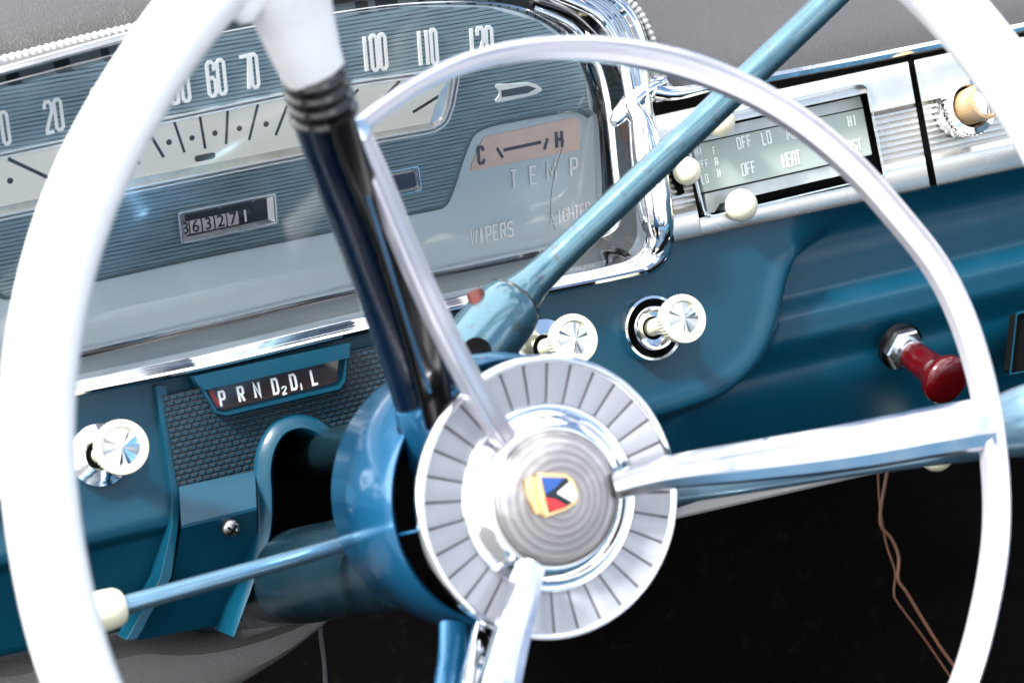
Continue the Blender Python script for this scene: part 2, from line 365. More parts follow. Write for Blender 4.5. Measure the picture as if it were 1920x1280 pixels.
G = {  # narrow sign-painter glyphs as strokes in a unit cell
 '0': [([(0, .08), (.3, 0), (.7, 0), (1, .08), (1, .92), (.7, 1), (.3, 1), (0, .92)], 1)],
 '1': [([(.5, 0), (.5, 1)], 0)],
 '2': [([(0, .78), (0, .9), (.2, 1), (.8, 1), (1, .9), (1, .66), (0, .1), (0, 0), (1, 0)], 0)],
 '3': [([(0, .82), (0, .9), (.2, 1), (.8, 1), (1, .9), (1, .62), (.75, .53), (.3, .53)], 0), ([(.75, .53), (1, .44), (1, .1), (.8, 0), (.2, 0), (0, .1), (0, .2)], 0)],
 '4': [([(.8, 0), (.8, 1), (0, .3), (1.1, .3)], 0)],
 '5': [([(1, 1), (0, 1), (0, .55), (.75, .6), (1, .5), (1, .1), (.8, 0), (.2, 0), (0, .1), (0, .2)], 0)],
 '6': [([(1, .74), (1, .92), (.7, 1), (.3, 1), (0, .92), (0, .08), (.3, 0), (.7, 0), (1, .08), (1, .44), (.7, .53), (.3, .53)], 0)],
 '7': [([(-.4, 1), (1, 1), (.95, .6), (.65, 0)], 0)],
 '8': [([(.2, 0), (.8, 0), (1, .1), (1, .45), (.8, .53), (1, .6), (1, .9), (.8, 1), (.2, 1), (0, .9), (0, .6), (.2, .53), (0, .45), (0, .1)], 1), ([(.2, .53), (.8, .53)], 0)],
 '9': [([(0, .18), (0, .1), (.2, 0), (.8, 0), (1, .12), (1, .88), (.8, 1), (.2, 1), (0, .88), (0, .55), (.2, .43), (.8, .43), (1, .52)], 0)],
 'T': [([(0, 1), (1, 1)], 0), ([(.5, 1), (.5, 0)], 0)], 'E': [([(1, 1), (0, 1), (0, 0), (1, 0)], 0), ([(0, .52), (.8, .52)], 0)],
 'M': [([(0, 0), (0, 1), (.5, .3), (1, 1), (1, 0)], 0)], 'P': [([(0, 0), (0, 1), (.8, 1), (1, .9), (1, .55), (.8, .45), (0, .45)], 0)],
 'W': [([(0, 1), (.22, 0), (.5, .9), (.78, 0), (1, 1)], 0)], 'I': [([(.5, 0), (.5, 1)], 0)],
 'R': [([(0, 0), (0, 1), (.8, 1), (1, .9), (1, .58), (.8, .5), (0, .5)], 0), ([(.5, .5), (1, 0)], 0)],
 'S': [([(1, .82), (1, .9), (.8, 1), (.2, 1), (0, .9), (0, .65), (1, .38), (1, .1), (.8, 0), (.2, 0), (0, .1), (0, .18)], 0)],
 'C': [([(1, .75), (1, .88), (.8, 1), (.2, 1), (0, .88), (0, .12), (.2, 0), (.8, 0), (1, .12), (1, .25)], 0)],
 'H': [([(0, 0), (0, 1)], 0), ([(1, 0), (1, 1)], 0), ([(0, .5), (1, .5)], 0)],
 'F': [([(0, 0), (0, 1), (1, 1)], 0), ([(0, .52), (.8, .52)], 0)], 'L': [([(0, 1), (0, 0), (1, 0)], 0)],
 'A': [([(0, 0), (0, .85), (.25, 1), (.75, 1), (1, .85), (1, 0)], 0), ([(0, .4), (1, .4)], 0)],
 'N': [([(0, 0), (0, 1), (1, 0), (1, 1)], 0)], 'D': [([(0, 0), (0, 1), (.75, 1), (1, .85), (1, .15), (.75, 0)], 1)],
 'G': [([(1, .75), (1, .88), (.8, 1), (.2, 1), (0, .88), (0, .12), (.2, 0), (1, 0), (1, .48), (.55, .48)], 0)],
}
G['O'] = G['0']
def text(mb, F, s, x0, y0, x1, y1, h, w, cell, sw, th=.0004, k=0):
    """s set along the baseline pixels (x0,y0)-(x1,y1); h cap height px, cell glyph width px, sw stroke px"""
    q = px2m(F, (x0+x1)/2, y0, w); A = Vector(F.loc(x0, y0, w)); B = Vector(F.loc(x1, y1, w)); d = B-A; L = d.length; d.normalize()
    up = Vector((0, 1)); H = h*q; cw = cell*q; n = len(s); adv = (L-cw)/max(1, n-1)
    for i, ch in enumerate(s):
        if ch == ' ' or ch not in G: continue
        o = A+d*(adv*i)
        for pl, cl in G[ch]:
            wd_ = 1.35 if ch in 'MW' else 1; P = [o+d*(((a-.5)*wd_+.5)*cw)+up*(b*H) for a, b in pl]
            mb.stroke(F, [tuple(p) for p in P], sw*q, w, w+th, k, cl)
            th += .000004
def bar(mb, F, a, b, wpx, w0, w1, k=0):
    q = px2m(F, *a, w1); mb.stroke(F, [F.loc(*a, w1), F.loc(*b, w1)], wpx*q, w0, w1, k)
def dot(mb, F, c, r, w0, w1, k=0):
    q = px2m(F, *c, w1); a, b = F.loc(*c, w1)
    mb.poly(F, [(a+r*q*math.cos(t*math.pi/8), b+r*q*math.sin(t*math.pi/8)) for t in range(16)], w0, w1, px=False, k=k)
def frame_ring(mb, F, outer, wpx, w0, w1, k=0, r=0, innerdrop=None):
    """moulded frame: outer loop -> crest -> inner loop falling to w0"""
    o = rrect(outer, r) if r else outer; c1 = inset(o, wpx*.35); c2 = inset(o, wpx*.65); c3 = inset(o, wpx)
    n = len(o); d = innerdrop if innerdrop is not None else w0
    v = [F.at(*p, w0) for p in o]+[F.at(*p, w1) for p in c1]+[F.at(*p, w1) for p in c2]+[F.at(*p, d) for p in c3]
    f = [(l*n+i, l*n+(i+1) % n, (l+1)*n+(i+1) % n, (l+1)*n+i) for l in range(3) for i in range(n)]
    mb.add(v, f, k)
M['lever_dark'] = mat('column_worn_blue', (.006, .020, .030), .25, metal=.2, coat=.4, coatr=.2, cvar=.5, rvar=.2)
M['navyteal'] = mat('dark_teal', (.002, .014, .020), .35, coat=.2)
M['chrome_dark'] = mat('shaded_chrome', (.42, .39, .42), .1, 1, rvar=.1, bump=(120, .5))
M['steelblue'] = mat('steel_blue_arm', (.11, .20, .27), .2, metal=.6, coat=.5)
M['horn'] = mat('pearl_chrome_ring', (.62, .61, .66), .15, metal=.55, coat=.3, rvar=.1)
M['chrome_soft2'] = mat('satin_chrome_bar', (.76, .76, .79), .16, metal=1, rvar=.1)
#@@BUILD
# ================================================================== SETTING
v = [(-40, -40, -1.0), (40, -40, -1.0), (40, 40, -1.0), (-40, 40, -1.0)]
M['asphalt'] = mat('asphalt', (.07, .07, .07), .9, cvar=.4, bump=(40, .4))
struct(link('ground', v, [(0, 1, 2, 3)], M['asphalt'], smooth=False))
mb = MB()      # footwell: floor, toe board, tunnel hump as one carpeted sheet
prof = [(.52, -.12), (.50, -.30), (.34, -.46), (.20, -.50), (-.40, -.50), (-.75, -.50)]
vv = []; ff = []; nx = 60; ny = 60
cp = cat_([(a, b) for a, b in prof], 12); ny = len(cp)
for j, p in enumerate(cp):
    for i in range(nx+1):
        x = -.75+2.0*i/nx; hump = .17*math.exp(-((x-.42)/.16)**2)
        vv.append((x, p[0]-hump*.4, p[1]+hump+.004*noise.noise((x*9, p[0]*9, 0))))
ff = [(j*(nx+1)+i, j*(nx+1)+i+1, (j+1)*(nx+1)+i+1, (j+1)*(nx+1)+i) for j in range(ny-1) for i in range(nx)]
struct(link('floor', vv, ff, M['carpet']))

# unseen bench seat, added so the chrome has something pale to reflect
bs = thing('added_bench_seat', (.40, -1.35, -.45), 'unseen pale vinyl bench seat added for the chrome to reflect', 'seat')
def slab(name, x0, x1, pr, mtl):
    n = len(pr); vv = [(x, a, b) for x in (x0, x0+.02, x1-.02, x1) for a, b in pr]; k = 4
    ff = [(i*n+j, i*n+(j+1) % n, (i+1)*n+(j+1) % n, (i+1)*n+j) for i in range(3) for j in range(n)]+[tuple(range(n)), tuple(range(3*n, 4*n))]
    link(name, vv, ff, mtl, bs, bevel=.02)
slab('backrest', -.30, 1.15, [(-1.28, -.30), (-1.36, .10), (-1.42, .20), (-1.50, .20), (-1.56, .10), (-1.46, -.32)], mat('seat_vinyl', (.62, .62, .63), .5))
slab('cushion', -.30, 1.15, [(-.72, -.42), (-.70, -.34), (-.74, -.29), (-1.28, -.33), (-1.40, -.34), (-1.40, -.42)], mat('seat_blue_vinyl', (.02, .08, .14), .5))

pd = thing('added_passenger_door', (1.22, -.5, -.5), 'unseen dark blue door added to darken reflections from the right', 'door')  # out of view, added to darken what the chrome reflects on the right
link('door_panel', [(x, y, z) for x in (1.2, 1.26) for y, z in [(.4, -.5), (.4, .12), (-1.6, .10), (-1.6, -.5)]], [(0, 1, 2, 3), (7, 6, 5, 4), (0, 4, 5, 1), (1, 5, 6, 2), (2, 6, 7, 3), (3, 7, 4, 0)], mat('door_blue', (.004, .03, .05), .4), pd, bevel=.02)

# ================================================================== DASHBOARD
dash = thing('dashboard', (0, .05, 0), 'blue painted metal dashboard with a sculpted recess and grey vinyl top', 'dashboard')
TOP = [FA.loc(*p) for p in [(-400, 868), (0, 772), (693, 618), (1200, 512), (1262, 440), (1920, 300), (2500, 178)]]
BOT = [FA.loc(*p) for p in [(-400, 1318), (0, 1232), (1270, 962), (1920, 822), (2500, 700)]]
def lerp_line(L, a):
    for i in range(len(L)-1):
        if a <= L[i+1][0] or i == len(L)-2:
            t = (a-L[i][0])/(L[i+1][0]-L[i][0]); return L[i][1]+(L[i+1][1]-L[i][1])*t
SC = [tuple(p) for p in cat_([FA.loc(*p) for p in [(-500, 1175), (0, 1062), (325, 985), (750, 890), (1000, 835), (1180, 795), (1290, 765), (1355, 740), (1402, 705), (1436, 660), (1455, 615), (1468, 565), (1480, 515), (1500, 470), (1515, 400), (1520, 250)]], 5)]
def sstep(t): t = max(0, min(1, t)); return t*t*(3-2*t)
def interp(tab, x):
    if x <= tab[0][0]: return tab[0][1]
    for (a, b), (c, d) in zip(tab, tab[1:]):
        if x <= c: return b+(d-b)*sstep((x-a)/(c-a))
    return tab[-1][1]
RT = [(0, -.003), (.022, -.0125), (.036, -.0095), (.046, -.0095), (.061, -.0005), (.069, -.0008), (.090, -.010), (.15, -.034)]
a1250 = FA.loc(1250, 700)[0]
b485 = FA.loc(1490, 490)[1]
def dashw(a, b):
    best = 1e9; sg = 1
    for (ax, ay), (bx, by) in zip(SC, SC[1:]):
        dx, dy = bx-ax, by-ay; t = max(0, min(1, ((a-ax)*dx+(b-ay)*dy)/(dx*dx+dy*dy)))
        px, py = ax+dx*t, ay+dy*t; d = math.hypot(a-px, b-py)
        if d < best: best = d; sg = 1 if dx*(b-py)-dy*(a-px) > 0 else -1
    d = best*sg; sT = lerp_line(TOP, a)-b
    wr = interp(RT, sT); wl = -.004-.40*max(0, -d)
    k = sstep((a-a1250+.05)/.10); rec = wl*(1-k)+wr*k-.004*k
    up = .0008+.006*k*0
    # raised lip just above the crease
    lip = .0018*math.exp(-((d-.006)/.006)**2)
    wd = .006+.045*sstep((b-b485+.004)/.022); g = sstep((d+wd*.75)/wd); lip *= 1-sstep((b-b485)/.01)
    return (up+lip)*g+(rec-.004*k)*(1-g)
A0, A1 = TOP[0][0], TOP[-1][0]; nu, nv = 420, 170
vv = []; uvs = []
for i in range(nu+1):
    a = A0+(A1-A0)*i/nu; bt = lerp_line(TOP, a); bb = lerp_line(BOT, a)
    for j in range(nv+1):
        b = bt+(bb-bt)*j/nv; w = dashw(a, b); vv.append(FA.pt(a, b, w))
    wb_ = dashw(a, bb)
    for q, (db, dw) in enumerate([(-.003, -.002), (-.0045, -.006), (-.002, -.05), (.02, -.12)]): vv.append(FA.pt(a, bb+db, wb_+dw))
m_ = nv+5
ff = [(i*m_+j, (i+1)*m_+j, (i+1)*m_+j+1, i*m_+j+1) for i in range(nu) for j in range(m_-1)]
CUT = [FA.loc(*p) for p in [(498, 1400), (498, 900), (525, 822), (560, 803), (700, 803), (900, 803), (980, 1400)]]
def inpoly(a, b, L):
    c = False
    for (x0, y0), (x1, y1) in zip(L, L[1:]+L[:1]):
        if (y0 > b) != (y1 > b) and a < (x1-x0)*(b-y0)/(y1-y0)+x0: c = not c
    return c
def lc(f):
    c = sum((vv[i] for i in f), Vector())/4-FA.O; return c.dot(FA.u), c.dot(FA.v)
ff = [f for f in ff if not inpoly(*lc(f), CUT)]
link('lower_fascia', vv, ff, M['blue'], dash, auto=80)
# grey trim strip under the right half
mb = MB(); L = [(1180, 990), (1270, 968), (1460, 925), (1650, 882), (1690, 868)]
mb.sweep([FA.at(x, y-14, -.045) for x, y in L], [(-.005, -.004), (.005, -.004), (.005, .004), (-.005, .004)], FA.n)
mb.link('trim_strip', M['grey_trim'], dash, bevel=.002)
# dash top pad
front = [(-500, 225), (-250, 165), (0, 110), (150, 72), (310, 34), (450, 8), (700, -36), (950, -52), (1080, -40), (1180, 0), (1222, 62), (1246, 140), (1275, 168), (1330, 158), (1424, 141), (1600, 109), (1767, 76), (1920, 42), (2200, -18), (2500, -80)]
fr = cat_(front, 10); rows = [(0, 0), (.004, .006), (.012, .011), (.03, .018), (.07, .03), (.13, .055), (.22, .10), (.34, .16), (.5, .22)]
vv = []; n = len(fr)
for dy, dz in rows:
    for p in fr:
        P = FA.at(p[0], p[1], -.004); vv.append(P+Vector((0, dy, dz))+Vector((0, 0, .0025*noise.noise((P.x*14, dy*14, 1))*min(1, dy*30))))
for p in fr: pass
ff = [(j*n+i, j*n+i+1, (j+1)*n+i+1, (j+1)*n+i) for j in range(len(rows)-1) for i in range(n-1)]
pad = link('top_pad', vv, ff, M['vinyl'], dash)
s_ = pad.modifiers.new('s', 'SUBSURF'); s_.levels = s_.render_levels = 1
# beaded piping along the hood
pl = cat_([(-250, 164), (0, 108), (150, 70), (310, 33), (450, 6), (700, -38), (950, -54), (1080, -42), (1180, -2), (1220, 60), (1243, 135), (1250, 165)], 40)
P = [FA.at(p[0], p[1]+4, 0.002) for p in pl]
Q = [P[0]]; 
for p in P[1:]:
    while (p-Q[-1]).length > .00075: Q.append(Q[-1]+(p-Q[-1]).normalized()*.00075)
mb = MB(); mb.tube(Q, [.0017+.00035*math.cos(i*2*math.pi/4.6) for i in range(len(Q))], 8)
mb.link('piping', mat('silver_piping', (.36, .36, .35), .35, .3), dash)
# black slot at the far right of the fascia
mb = MB(); mb.poly(FA, rrect([(1908, 590), (1990, 575), (1990, 680), (1897, 698)], 6), -.004, .0035)
tt = mb.link('ashtray_slot', M['void'], dash)
mb = MB(); frame_ring(mb, FA, [(1903, 585), (1998, 566), (1998, 686), (1890, 706)], 8, -.004, .0055, r=8)
mb.link('slot_frame', M['blue'], tt)

# ================================================================== COLUMN COVER WITH GEAR INDICATOR
cc = thing('column_cover', FA.at(420, 1150, 0), 'blue embossed cover plate around the steering column opening', 'cover')
def wall_poly(name, pts, w, mtl, parent, w0=-.01, bevel=.0012, **k):
    b = MB(); b.poly(FA, pts, w0, w); return b.link(name, mtl, parent, bevel=bevel, **k)
arch = [(476, 905), (476, 870), (484, 828), (505, 800), (535, 787), (566, 788), (600, 806), (640, 850)]
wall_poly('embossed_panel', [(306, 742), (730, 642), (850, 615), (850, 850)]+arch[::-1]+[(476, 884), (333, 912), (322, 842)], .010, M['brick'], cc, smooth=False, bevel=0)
wall_poly('side_flange', rrect([(292, 722), (312, 722), (328, 842), (340, 912), (334, 990), (322, 1080), (258, 1196), (236, 1200), (300, 1085), (322, 985), (322, 912)], 4), .0085, M['blue'], cc)
# bright band that faces up, then the under slope
def quadsurf(name, rowsP, mtl, parent):
    n = len(rowsP[0]); vv = [FA.at(x, y, w) for r in rowsP for x, y, w in r]
    ff = [(j*n+i, j*n+i+1, (j+1)*n+i+1, (j+1)*n+i) for j in range(len(rowsP)-1) for i in range(n-1)]
    return link(name, vv, ff, mtl, parent, auto=25)
quadsurf('lower_panel', [
  [(334, 910, .0095), (476, 880, .0095)], [(336, 914, .0105), (478, 884, .0105)], [(340, 984, .022), (481, 950, .022)],
  [(340, 990, .022), (481, 956, .022)], [(322, 1090, .000), (480, 1050, .000)], [(255, 1200, -.020), (470, 1160, -.020)]], M['blue'], cc)
# arch lip, swept tube round the opening
lip = cat_([(430, 1190), (468, 1080), (492, 1000), (494, 930), (492, 880), (500, 838), (520, 806), (548, 793), (575, 795), (605, 812), (650, 860)], 8)
mb = MB(); mb.sweep([FA.at(p[0], p[1], .010) for p in lip], [(-.0060, -.02), (-.0060, .001), (-.0045, .004), (.003, .006), (.0048, .0045), (.0052, .002), (.0052, -.03)], FA.n, scale=[(.75*(.25+.75*sstep(i/24)), 1) for i in range(len(lip))])
mb.link('arch_lip', M['blue'], cc, auto=60)
# opening seen as a real dark cavity behind
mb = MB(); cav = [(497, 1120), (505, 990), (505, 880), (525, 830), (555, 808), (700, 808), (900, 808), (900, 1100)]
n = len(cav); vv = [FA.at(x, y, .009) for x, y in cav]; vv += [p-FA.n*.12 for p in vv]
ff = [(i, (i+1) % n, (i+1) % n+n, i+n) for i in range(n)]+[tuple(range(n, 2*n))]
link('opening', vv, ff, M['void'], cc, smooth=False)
# screw
mb = MB(); c = FA.at(434, 991, .0215); nn = Frame(c, -8).n
mb.lathe(c, nn, [(.0046, -.002), (.0045, .0), (.0036, .0014), (.0018, .0021), (0, .0023)], 20)
scw = mb.link('screw', mat('screw_steel', (.35, .34, .33), .3, 1), cc)
mb = MB(); e = nn.orthogonal(); e2 = nn.cross(e)
for d in (e, e2): mb.sweep([c+nn*.0021-d*.0022, c+nn*.0021+d*.0022], [(-.0005, -.0006), (.0005, -.0006), (.0005, .0005), (-.0005, .0005)], nn)
mb.link('cross_slot', M['void'], scw, smooth=False)
# gear indicator
gi = wall_poly('gear_indicator', inset([(362, 706), (657, 643), (652, 712), (642, 728), (424, 783), (402, 778)], 6), .0105, M['blue'], cc, bevel=0)
mb = MB(); frame_ring(mb, FA, rrect([(362, 708), (657, 645), (652, 716), (640, 733), (424, 783), (402, 778)], 6), 12, .009, .0165, innerdrop=.011)
mb.poly(FA, [(362, 706), (657, 643), (655, 670), (640, 674), (385, 731), (372, 722)], .010, .0175)
mb.link('indicator_bezel', M['blue'], gi, auto=30)
mb = MB(); mb.poly(FA, rrect([(387, 729), (637, 672), (633, 713), (626, 719), (416, 770), (405, 766)], 4), .0105, .0122)
mb.link('indicator_window', M['brownlens'], gi, bevel=.0006)
mb = MB(); mb.poly(FA, [(392, 733), (398, 731), (412, 757), (408, 762)], .0122, .0125)
mb.link('pointer', mat('red_pointer', (.30, .01, .01), .4), gi)
mb = MB()
for ch, x, y in [('P', 415, 761), ('R', 450, 753), ('N', 480, 745), ('D', 514, 738), ('D', 548, 730), ('L', 587, 721)]:
    text(mb, FA, ch, x, y, x+12, y-3, 27, 12, 12, 4.2, .0004, 0) if False else text(mb, FA, ch, x, y, x+12, y-3, 26, .0122, 9, 4.0)
text(mb, FA, '2', 531, 739, 538, 737, 13, .0122, 7, 2.2); text(mb, FA, '1', 564, 731, 568, 730, 12, .0122, 4, 2.2)
mb.link('gear_lettering', M['lettering'], gi, smooth=False)

# ================================================================== INSTRUMENT CLUSTER
ic = thing('instrument_cluster', FA.at(600, 690, 0), 'chrome hooded speedometer cluster with white numerals and pinstriped blue grey face', 'speedometer')
IN = [(-250, 745), (-120, 716), (0, 690), (146, 655), (400, 597), (667, 535), (900, 487), (1050, 455), (1098, 441), (1117, 420), (1120, 380), (1118, 300), (1112, 220), (1095, 140), (1062, 78), (1010, 38), (920, 12), (760, 12), (600, 33), (400, 68), (233, 103), (0, 163), (-120, 193), (-250, 225)]
OUT = [(-250, 845), (-120, 812), (0, 782), (131, 750), (400, 696), (693, 627), (950, 572), (1190, 524), (1240, 506), (1262, 476), (1262, 440), (1250, 345), (1234, 235), (1226, 150), (1218, 78), (1180, 5), (1080, -42), (950, -52), (700, -36), (560, -10), (310, 40), (0, 124), (-120, 152), (-250, 185)]
NI = 10
inn = cat_(IN, NI, True); out_ = cat_(OUT, NI, True); NL = len(inn)
PR = [(0, 0), (.03, .07), (.065, .12), (.09, .10), (.11, .08), (.14, .10), (.35, .48), (.52, .82), (.60, .96), (.635, 1.0), (.65, .97), (.68, .97), (.69, 1.02), (.715, 1.02), (.725, .98), (.75, .98), (.76, 1.05), (.79, 1.05), (.80, 1.0), (.83, 1.0), (.84, 1.10), (.88, 1.16), (.93, 1.12), (.96, 1.0), (.985, .7), (1, .10)]
vv = []
for t, h in PR:
    for k in range(NL):
        pi = inn[k]; po = out_[k]; wA = FA.wof(FC.at(pi[0], pi[1], .0005)); x, y = pi[0]*(1-t)+po[0]*t, pi[1]*(1-t)+po[1]*t
        ang = k/NI
        w = wA*(1-h)+.012*h if h <= 1 else .012+.012*(h-1)
        if t == 1: w = -.002
        vv.append(FA.at(x, y, w))
ff = [(j*NL+i, j*NL+(i+1) % NL, (j+1)*NL+(i+1) % NL, (j+1)*NL+i) for j in range(len(PR)-1) for i in range(NL)]
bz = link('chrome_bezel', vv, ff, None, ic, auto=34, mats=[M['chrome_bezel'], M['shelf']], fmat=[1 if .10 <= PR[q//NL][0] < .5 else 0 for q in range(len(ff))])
# upright chrome casting at the right end of the hood
mb = MB()
pth = cat_([(1178, 190), (1200, 230), (1212, 290), (1222, 350), (1232, 410), (1234, 445), (1222, 475)], 6)
mb.tube([FA.at(p[0], p[1], .013) for p in pth], [.0015+.0082*math.sin(math.pi*(i+.5)/len(pth))**.7 for i in range(len(pth))], 16, ref=FA.n, squash=(1, 1.1))
mb.link('end_casting', M['chrome_wavy'], bz)
mb = MB()
mb.tube([FA.at(x, y, .009) for x, y in cat_([(1150, 232), (1170, 208), (1195, 182), (1222, 164), (1248, 154)], 6)], [.0022+.0028*math.sin(math.pi*i/24)**.8 for i in range(25)], 16, ref=FA.n, squash=(1.2, 1.0))
mb.tube([FA.at(x, y, .010) for x, y in cat_([(1225, 172), (1262, 176), (1310, 168), (1345, 158)], 6)], [.0045*(1-.5*i/18) for i in range(19)], 14, ref=FA.n)
mb.link('junction_casting', M['chrome_wavy'], bz)
mb = MB()      # bright inner lip on the right side of the glass
mb.tube([FA.at(x, y, .004) for x, y in cat_([(1000, 16), (1075, 52), (1118, 118), (1140, 200), (1152, 300), (1160, 390), (1148, 428), (1095, 452)], 8)], .0021, 10, ref=FA.n)
mb.tube([FA.at(x, y, .010) for x, y in cat_([(1040, -8), (1120, 30), (1160, 95), (1178, 170), (1188, 260), (1196, 330)], 8)], .0028, 10, ref=FA.n)
mb.link('inner_lip', M['chrome'], bz)
# lower smooth face
mb = MB(); mb.poly(FC, [tuple(p) for p in inn], -.004, .0); face = mb.link('face_panel', M['face'], ic, smooth=False)
# raised pinstriped panel
step = [(-250, 640), (-60, 590), (-20, 560), (-10, 545), (0, 548), (11, 554), (60, 548), (182, 520), (365, 480), (620, 429), (761, 398), (812, 388), (832, 380), (846, 350), (862, 300), (880, 255), (900, 238), (940, 226), (1062, 205), (1090, 205), (1106, 215)]
top = [(1096, 142), (1064, 82), (1010, 42), (920, 16), (760, 16), (600, 37), (400, 72), (233, 107), (0, 167), (-120, 197), (-245, 228)]
mb = MB(); mb.poly(FC, step+top, .0006, .0042); rp = mb.link('pinstriped_panel', M['ribface'], ic, smooth=False, bevel=0)
mb = MB()      # soft shoulder of the raised panel
sp_ = cat_(step[1:], 4)
mb.sweep([FC.at(p[0], p[1], .0022) for p in sp_], [(-.0022, -.002), (-.0018, .0012), (.0, .0021), (.0018, .0012), (.0024, -.0018)], FC.n)
mb.link('shoulder', mat('shoulder_grey', (.10, .14, .16), .4, .2), rp)
W1 = .0044
# numerals
mb = MB()
for s, x0, y0, x1, y1, h, c in [('10', -22, 277, 20, 268, 66, 15), ('20', 88, 249, 120, 241, 62, 16), ('30', 176, 226, 214, 217, 63, 16), ('40', 250, 212, 286, 204, 66, 16), ('50', 322, 195, 357, 188, 66, 16), ('60', 392, 181, 425, 174, 66, 16),
    ('70', 458, 168, 486, 162, 64, 15), ('80', 528, 154, 562, 148, 66, 16), ('90', 602, 144, 636, 139, 66, 16), ('100', 681, 134, 726, 128, 65, 14), ('110', 783, 123, 821, 119, 64, 13), ('120', 880, 117, 925, 113, 62, 14)]:
    text(mb, FC, s, x0+1, y0, x1-1, y1, h-5, W1, c-3.5, 6.0, .0009)
mb.link('speed_numerals', M['lettering'], rp, smooth=False)
# speed scale window
win = [(-260, 362), (0, 290), (262, 234), (529, 178), (700, 150), (858, 128), (860, 145), (850, 200), (838, 232), (815, 247), (700, 268), (576, 294), (239, 362), (0, 412), (-260, 466)]
mb = MB(); frame_ring(mb, FC, rrect(inset(win, -5), 12), 7, .003, .0068, innerdrop=.0050); frame_ring(mb, FC, rrect(inset(win, 3), 8), 8, .0050, .0074, innerdrop=.0005); sw_ = mb.link('scale_frame', M['bright'], ic)
mb = MB(); mb.poly(FC, rrect(inset(win, 7), 8), .0005, .00455); mb.link('scale_dial', M['cream'], sw_, smooth=False)
mb = MB(); mb.poly(FC, [(-250, 442), (0, 388), (239, 338), (576, 272), (700, 250), (812, 230), (816, 238), (700, 259), (576, 285), (239, 353), (0, 403), (-250, 458)], .0040, .0050)
mb.link('scale_lower_lip', mat('mottled_lip', (.55, .53, .46), .25, .5, cvar=.8), sw_, smooth=False)
mb = MB(); mb.poly(FC, [(822, 180), (846, 140), (850, 150), (840, 205), (824, 232), (806, 232)], .0040, .0050); mb.link('scale_end_bevel', M['chrome_soft'], sw_, smooth=False)
mb = MB(); W2 = .00460
for a, b, w in [((15, 298), (107, 341), 7), ((128, 264), (210, 325), 6), ((215, 248), (262, 308), 6), ((285, 258), (307, 295), 5.5), ((325, 224), (346, 286), 5), ((374, 214), (385, 279), 5), ((427, 204), (424, 271), 5), ((484, 194), (467, 263), 5), ((538, 199), (517, 254), 5),
                ((600, 180), (570, 235), 5), ((672, 168), (620, 225), 5), ((750, 152), (690, 212), 5), ((824, 180), (774, 211), 5)]:
    bar(mb, FC, a, b, w, .0044, W2)
for c, r in [((19, 339), 6), ((317, 267), 5.5), ((360, 259), 5), ((403, 250), 5.2), ((449, 241), 5.2), ((499, 233), 5.2)]: dot(mb, FC, c, r, .0044, W2+.00001)
mb.poly(FC, rrect([(364, 293), (404, 285), (404, 297), (366, 305)], 6), .0044, W2+.00002)
mb.link('scale_markings', M['mark'], sw_, smooth=False)
# odometer
od = MB(); oo = [(330, 397), (519, 359), (524, 422), (338, 461)]
frame_ring(od, FC, oo, 8, .003, .0085, r=9, innerdrop=.0060); odo = od.link('odometer', M['bright'], ic)
mb = MB()
oi = inset(oo, 7); ii = [(346, 404), (500, 373), (503, 411), (351, 444)]
v4 = [FC.at(*p, .0062) for p in oi]+[FC.at(*p, .0048) for p in ii]
mb.add(v4, [(i, (i+1) % 4, 4+(i+1) % 4, 4+i) for i in range(4)]); mb.link('odometer_bevel', M['chrome_soft'], odo, smooth=False)
mb = MB(); mb.poly(FC, ii, .0040, .0046); mb.link('odometer_well', M['drumblack'], odo, smooth=False)
def bfont(ch, F, cx, cy, hpx, w, mtl, parent, name, sx=1.0, rot=None, th=.0002):
    cu = bpy.data.curves.new('t', 'FONT'); cu.body = ch; cu.size = 1; cu.align_x = 'CENTER'; cu.align_y = 'CENTER'; cu.extrude = .01; cu.offset = .01
    to = bpy.data.objects.new('t', cu); COL.objects.link(to); dg = bpy.context.evaluated_depsgraph_get()
    me = bpy.data.meshes.new_from_object(to.evaluated_get(dg)); bpy.data.objects.remove(to)
    q = px2m(F, cx, cy, w)*hpx/.70; a, b = F.loc(cx, cy, w)
    v = [F.pt(a+p.co.x*q*sx, b+p.co.y*q, w+p.co.z*th*50) for p in me.vertices]; f = [tuple(p.vertices) for p in me.polygons]
    return link(name, v, f, mtl, parent, smooth=False)
for k, (ch, x) in enumerate([('3', 348), ('6', 367), ('3', 390.5), ('2', 414), ('7', 437), ('1', 460)]):
    y = 425-(x-367)*.205; mb = MB(); L = FC.loc(x, y, .0052); q = px2m(FC, x, y, .005); hw = (10.3 if k else 6)*q; hh = 15*q
    vv = [FC.pt(L[0]+sx*hw, L[1]+hh*math.sin(t), .0036+.0018*math.cos(t)) for t in [math.pi*(-.5+i/8) for i in range(9)] for sx in (-1, 1)]
    ff = [(2*i, 2*i+1, 2*i+3, 2*i+2) for i in range(8)]
    dr = link('digit_wheel', vv, ff, M['drumblack'] if k == 5 else M['white_digit'], odo)
    bfont(ch, FC, x, y, 22, .00545, M['lettering'] if k == 5 else M['mark'], dr, 'digit', .92)
